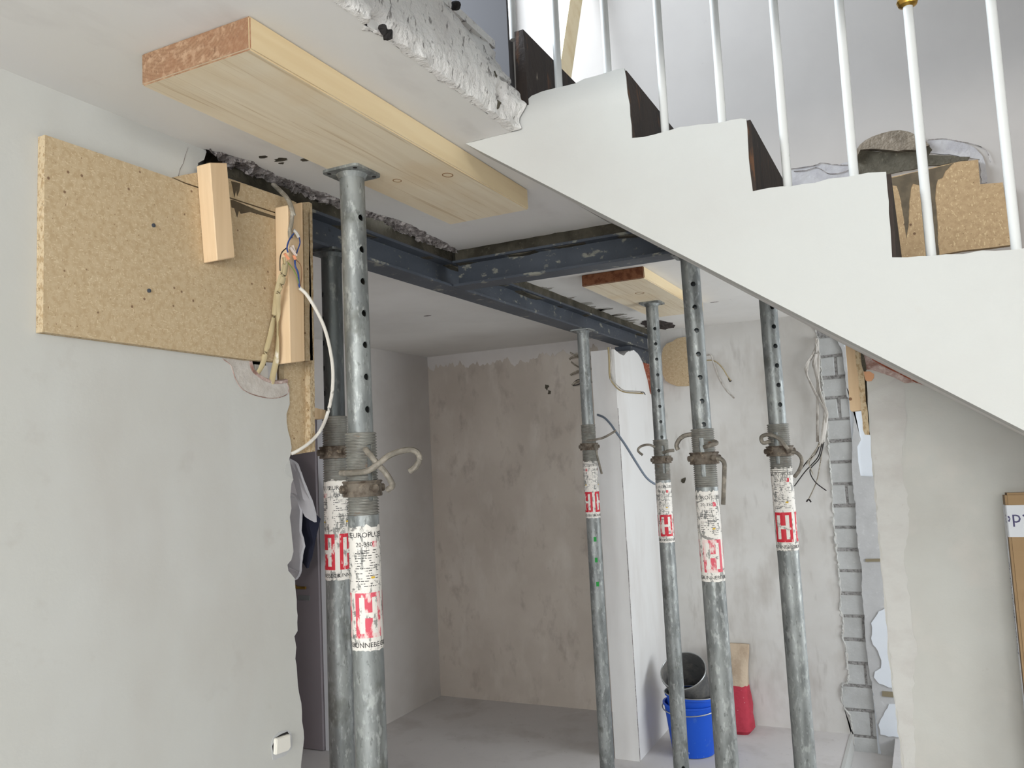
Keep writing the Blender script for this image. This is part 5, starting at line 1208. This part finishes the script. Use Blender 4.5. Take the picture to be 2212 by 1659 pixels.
for pth, r_ in (([(-0.544, 5.42, 2.356), (-0.5694, 5.4, 2.2763), (-0.6092, 5.4, 2.2143), (-0.6216, 5.4, 2.1582), (-0.599, 5.39, 2.0843), (-0.5633, 5.39, 1.9908), (-0.5312, 5.39, 1.9236), (-0.5303, 5.39, 1.8674), (-0.5536, 5.39, 1.7706), (-0.5748, 5.39, 1.7017)], .013),
                ([(-0.5489, 5.42, 2.3622), (-0.553, 5.4, 2.2804), (-0.5701, 5.4, 2.1964), (-0.5606, 5.4, 2.1101), (-0.5501, 5.39, 2.0237), (-0.5343, 5.39, 1.952), (-0.5275, 5.39, 1.9037), (-0.5462, 5.39, 1.7983), (-0.5627, 5.39, 1.7207)], .015),
                ([(-0.5413, 5.42, 2.3557), (-0.5445, 5.4, 2.251), (-0.558, 5.4, 2.1099), (-0.5714, 5.4, 1.9692), (-0.581, 5.4, 1.8426), (-0.5896, 5.4, 1.7305)], .009),
                ([(-0.5469, 5.42, 2.3534), (-0.5594, 5.4, 2.2668), (-0.5643, 5.4, 2.1674), (-0.5559, 5.4, 2.0671), (-0.5385, 5.4, 1.9809)], .010)):
    px_tube('flat_cable', pth, r_, M_CABLE_PL, bc, 6, .5)
for pth in ([(-0.5733, 5.39, 1.7213), (-0.6022, 5.37, 1.6613), (-0.6494, 5.36, 1.6217), (-0.6876, 5.36, 1.5757), (-0.7058, 5.36, 1.5483)], [(-0.5621, 5.39, 1.7291), (-0.5874, 5.37, 1.6467), (-0.6329, 5.36, 1.5931), (-0.6733, 5.36, 1.5528), (-0.7372, 5.35, 1.4714)],
            [(-0.5779, 5.39, 1.7299), (-0.6127, 5.36, 1.648), (-0.6412, 5.35, 1.6076), (-0.6253, 5.35, 1.5375)], [(-0.5515, 5.39, 1.7285), (-0.5821, 5.36, 1.6327), (-0.6391, 5.35, 1.5658), (-0.6179, 5.35, 1.4956), (-0.5576, 5.36, 1.4381)],
            [(-0.5578, 5.39, 1.7149), (-0.5801, 5.37, 1.6046), (-0.6085, 5.36, 1.4949), (-0.6634, 5.35, 1.386)], [(-0.5673, 5.39, 1.7294), (-0.6053, 5.36, 1.6756), (-0.6395, 5.35, 1.6299), (-0.658, 5.35, 1.5972)]):
    px_tube('wire', pth, .0035, M_WK if random.random() < .6 else M_CABLE_G, bc, 5)
px_tube('wire', [(-0.6748, 5.35, 1.3752), (-0.6605, 5.35, 1.3887), (-0.6485, 5.35, 1.3718)], .005, M_WK, bc, 5)

# ------------------------------------------------------------ buckets and bag
BX, BY = -1.335, 4.87
bk = thing('bucket', 'blue plastic bucket standing on the floor behind the middle props', 'bucket', (BX, BY, 0))
bm = bmesh.new(); lathe(bm, [(.0001, .004), (.118, .004), (.150, .272), (.158, .275), (.158, .284), (.147, .284), (.144, .270), (.113, .012), (.0001, .012)], 40, (BX, BY, 0), None, False); fin('bucket_body', bm, M_BLUE, bk, True)
bm = bmesh.new(); tube(bm, [(BX - .158, BY - .01, .266)] + [(BX + .161 * math.cos(math.radians(a)), BY + .161 * math.sin(math.radians(a)), .262 - .018 * math.sin(math.radians(a - 180))) for a in range(185, 356, 12)] + [(BX + .158, BY - .01, .266)], .0035, 6); fin('bail', bm, M_WIRE, bk, True, label='wire carrying bail')
bk2 = thing('bucket', 'second blue bucket nested inside the first one, grey inside', 'bucket', (BX, BY, .03))
rot = Matrix.Rotation(math.radians(-2), 3, 'X') @ Matrix.Rotation(math.radians(2), 3, 'Y')
bm = bmesh.new(); lathe(bm, [(.0001, .0), (.112, .0), (.146, .286), (.156, .289), (.156, .300), (.142, .300), (.139, .284), (.106, .008), (.0001, .008)], 40, (BX, BY, .028), rot, False)
o = fin('bucket_body', bm, [M_BLUE, M_BLUE_IN], bk2, True)
for p in o.data.polygons:
    c = p.center
    if p.normal.x * c.x + p.normal.y * c.y < -1e-4:
        p.material_index = 1
bm = bmesh.new(); tube(bm, [Vector((BX, BY, .028)) + rot @ Vector((.157 * math.cos(math.radians(a)), .157 * math.sin(math.radians(a)), .303)) for a in range(0, 361, 12)], .003, 6); fin('rim_wire', bm, M_WIRE, bk2, True)
tb = thing('bucket', 'dusty black rubber bucket tipped back in the nested blue buckets', 'bucket', (BX, 4.93, .30))
oc = Vector((-1.3541, 4.83, 0.4595))
nrm = Vector((-.05, -.60, .80)).normalized()
rot = nrm.to_track_quat('Z', 'Y').to_matrix()
bm = bmesh.new(); lathe(bm, [(.0001, -.27), (.105, -.27), (.128, -.01), (.134, -.006), (.134, .004), (.126, .004), (.122, -.012), (.100, -.262), (.0001, -.262)], 40, oc, rot, False); fin('bucket_body', bm, M_BLACKTUB, tb, True)
bm = bmesh.new(); tube(bm, [oc + rot @ Vector((.131 * math.cos(math.radians(a)), .131 * math.sin(math.radians(a)), .005)) for a in range(0, 361, 10)], .0032, 6, False); fin('rim_wire', bm, M_WIRE, tb, True)

bg = thing('paper_bag', 'red and brown paper bag leaning on the far wall beside the buckets', 'bag', (-1.18, 5.3, 0))
rows = []
bmr, bmt = bmesh.new(), bmesh.new()
for part, bmx, ts in (('r', bmr, [0, .02, .05, .10, .15, .20, .265]), ('t', bmt, [.265, .33, .39, .45, .50])):
    prev = None
    for z_ in ts:
        k = z_ / .50
        wx = .125 - .045 * min(1, k * 1.6) + (.012 if k > .8 else 0); wy = .075 * (1 - k) ** .7 + .012
        if z_ == 0:
            wx -= .02; wy -= .02
        cx_ = -1.195 + .02 * k; cy_ = 5.31 + .105 * k
        ring = []
        for a in range(28):
            A_ = 2 * math.pi * a / 28
            ca, sa_ = math.cos(A_), math.sin(A_)
            e = .55
            px_ = math.copysign(abs(ca) ** e, ca) * wx; py_ = math.copysign(abs(sa_) ** e, sa_) * wy
            n_ = noise.noise(Vector((px_ * 14, py_ * 14, z_ * 12))) * .010
            ring.append(bmx.verts.new((cx_ + px_ + n_, cy_ + py_ + n_, z_ + (.012 * noise.noise(Vector((a * .5, 1, 1))) if z_ in (.265,) else 0))))
        if prev:
            for a in range(28):
                bmx.faces.new((prev[a], prev[(a + 1) % 28], ring[(a + 1) % 28], ring[a]))
        elif part == 'r':
            bmx.faces.new(list(reversed(ring)))
        prev = ring
    if part == 't':
        bmx.faces.new(prev)
fin('red_base', bmr, M_REDPAPER, bg, True, label='red printed lower half')
fin('brown_top', bmt, M_PAPER, bg, True, label='crumpled brown top')

# ------------------------------------------------------------ carton at the right edge
bt = (0.1759, 2.585, 1.5625)
bx = thing('carton', 'tall flat cardboard carton with printed white tape leaning on the right wall', 'carton', (bt[0] + .13, 2.55, 0))
LE = Matrix.Rotation(math.radians(-2.4), 3, 'X')


def lean_pts(bm, pivot):
    for v in bm.verts:
        v.co = LE @ (v.co - pivot) + pivot


X0 = bt[0]; ZT = bt[2]; YB = 2.585; TH = .085
pv = Vector((X0, YB + TH, ZT))
bm = bmesh.new(); box(bm, (X0, YB, .05), (X0 + .27, YB + TH, ZT)); bmesh.ops.bevel(bm, geom=bm.edges[:], offset=.006, segments=2, affect='EDGES'); lean_pts(bm, pv)
o = fin('carton_body', bm, [M_CARD, M_CARD_SIDE], bx)
for p in o.data.polygons:
    if p.normal.x < -.6:
        p.material_index = 1
bm = bmesh.new(); z1 = ZT - .032; z0 = z1 - .083
box(bm, (X0 - .001, YB - .0012, z0), (X0 + .271, YB + .001, z1)); box(bm, (X0 - .0014, YB - .0012, z0), (X0 + .001, YB + TH + .001, z1)); lean_pts(bm, pv); tp = fin('packing_tape', bm, M_TAPE, bx)
me = text_mesh('toffhandel.de', .046)
xs = [v.co.x for v in me.vertices]
xm = max(xs)
for v in me.vertices:                                # the tape runs upside down
    u = -.011 + (xm - v.co.x)
    v.co = Vector((X0 + u if u > 0 else X0 - .0022, YB - .0022 if u > 0 else YB - u, z0 + .058 - v.co.y))
    v.co = LE @ (v.co - pv) + pv
link('tape_lettering', me, M_TAPE_PRINT, tp)
bm = bmesh.new(); box(bm, (X0 - .0014, YB + TH - .034, .05), (X0 + .001, YB + TH + .001, z0)); lean_pts(bm, pv); tp2 = fin('packing_tape', bm, M_TAPE, bx)
me = text_mesh('baustoffhandel.de', .030)
xs = [v.co.x for v in me.vertices]; L_ = max(xs) - min(xs)
for v in me.vertices:
    u, q = v.co.x - min(xs), v.co.y
    v.co = Vector((X0 - .0020, YB + TH - .031 + q, z0 - .07 - (L_ - u) * 1.15))
    v.co = LE @ (v.co - pv) + pv
link('tape_lettering', me, M_TAPE_PRINT, tp2)
for za in (.78, .60):
    bm = bmesh.new(); box(bm, (X0 - .0022, YB + TH - .032, za - .045), (X0, YB + TH - .004, za + .02)); lean_pts(bm, pv); fin('tape_mark', bm, M_TAPE_GREY, tp2)
bm = bmesh.new(); box(bm, (X0 - .0018, YB - .002, .90), (X0 + .27, YB + .03, .97)); lean_pts(bm, pv); fin('packing_tape', bm, M_TAPE_GREY, bx)
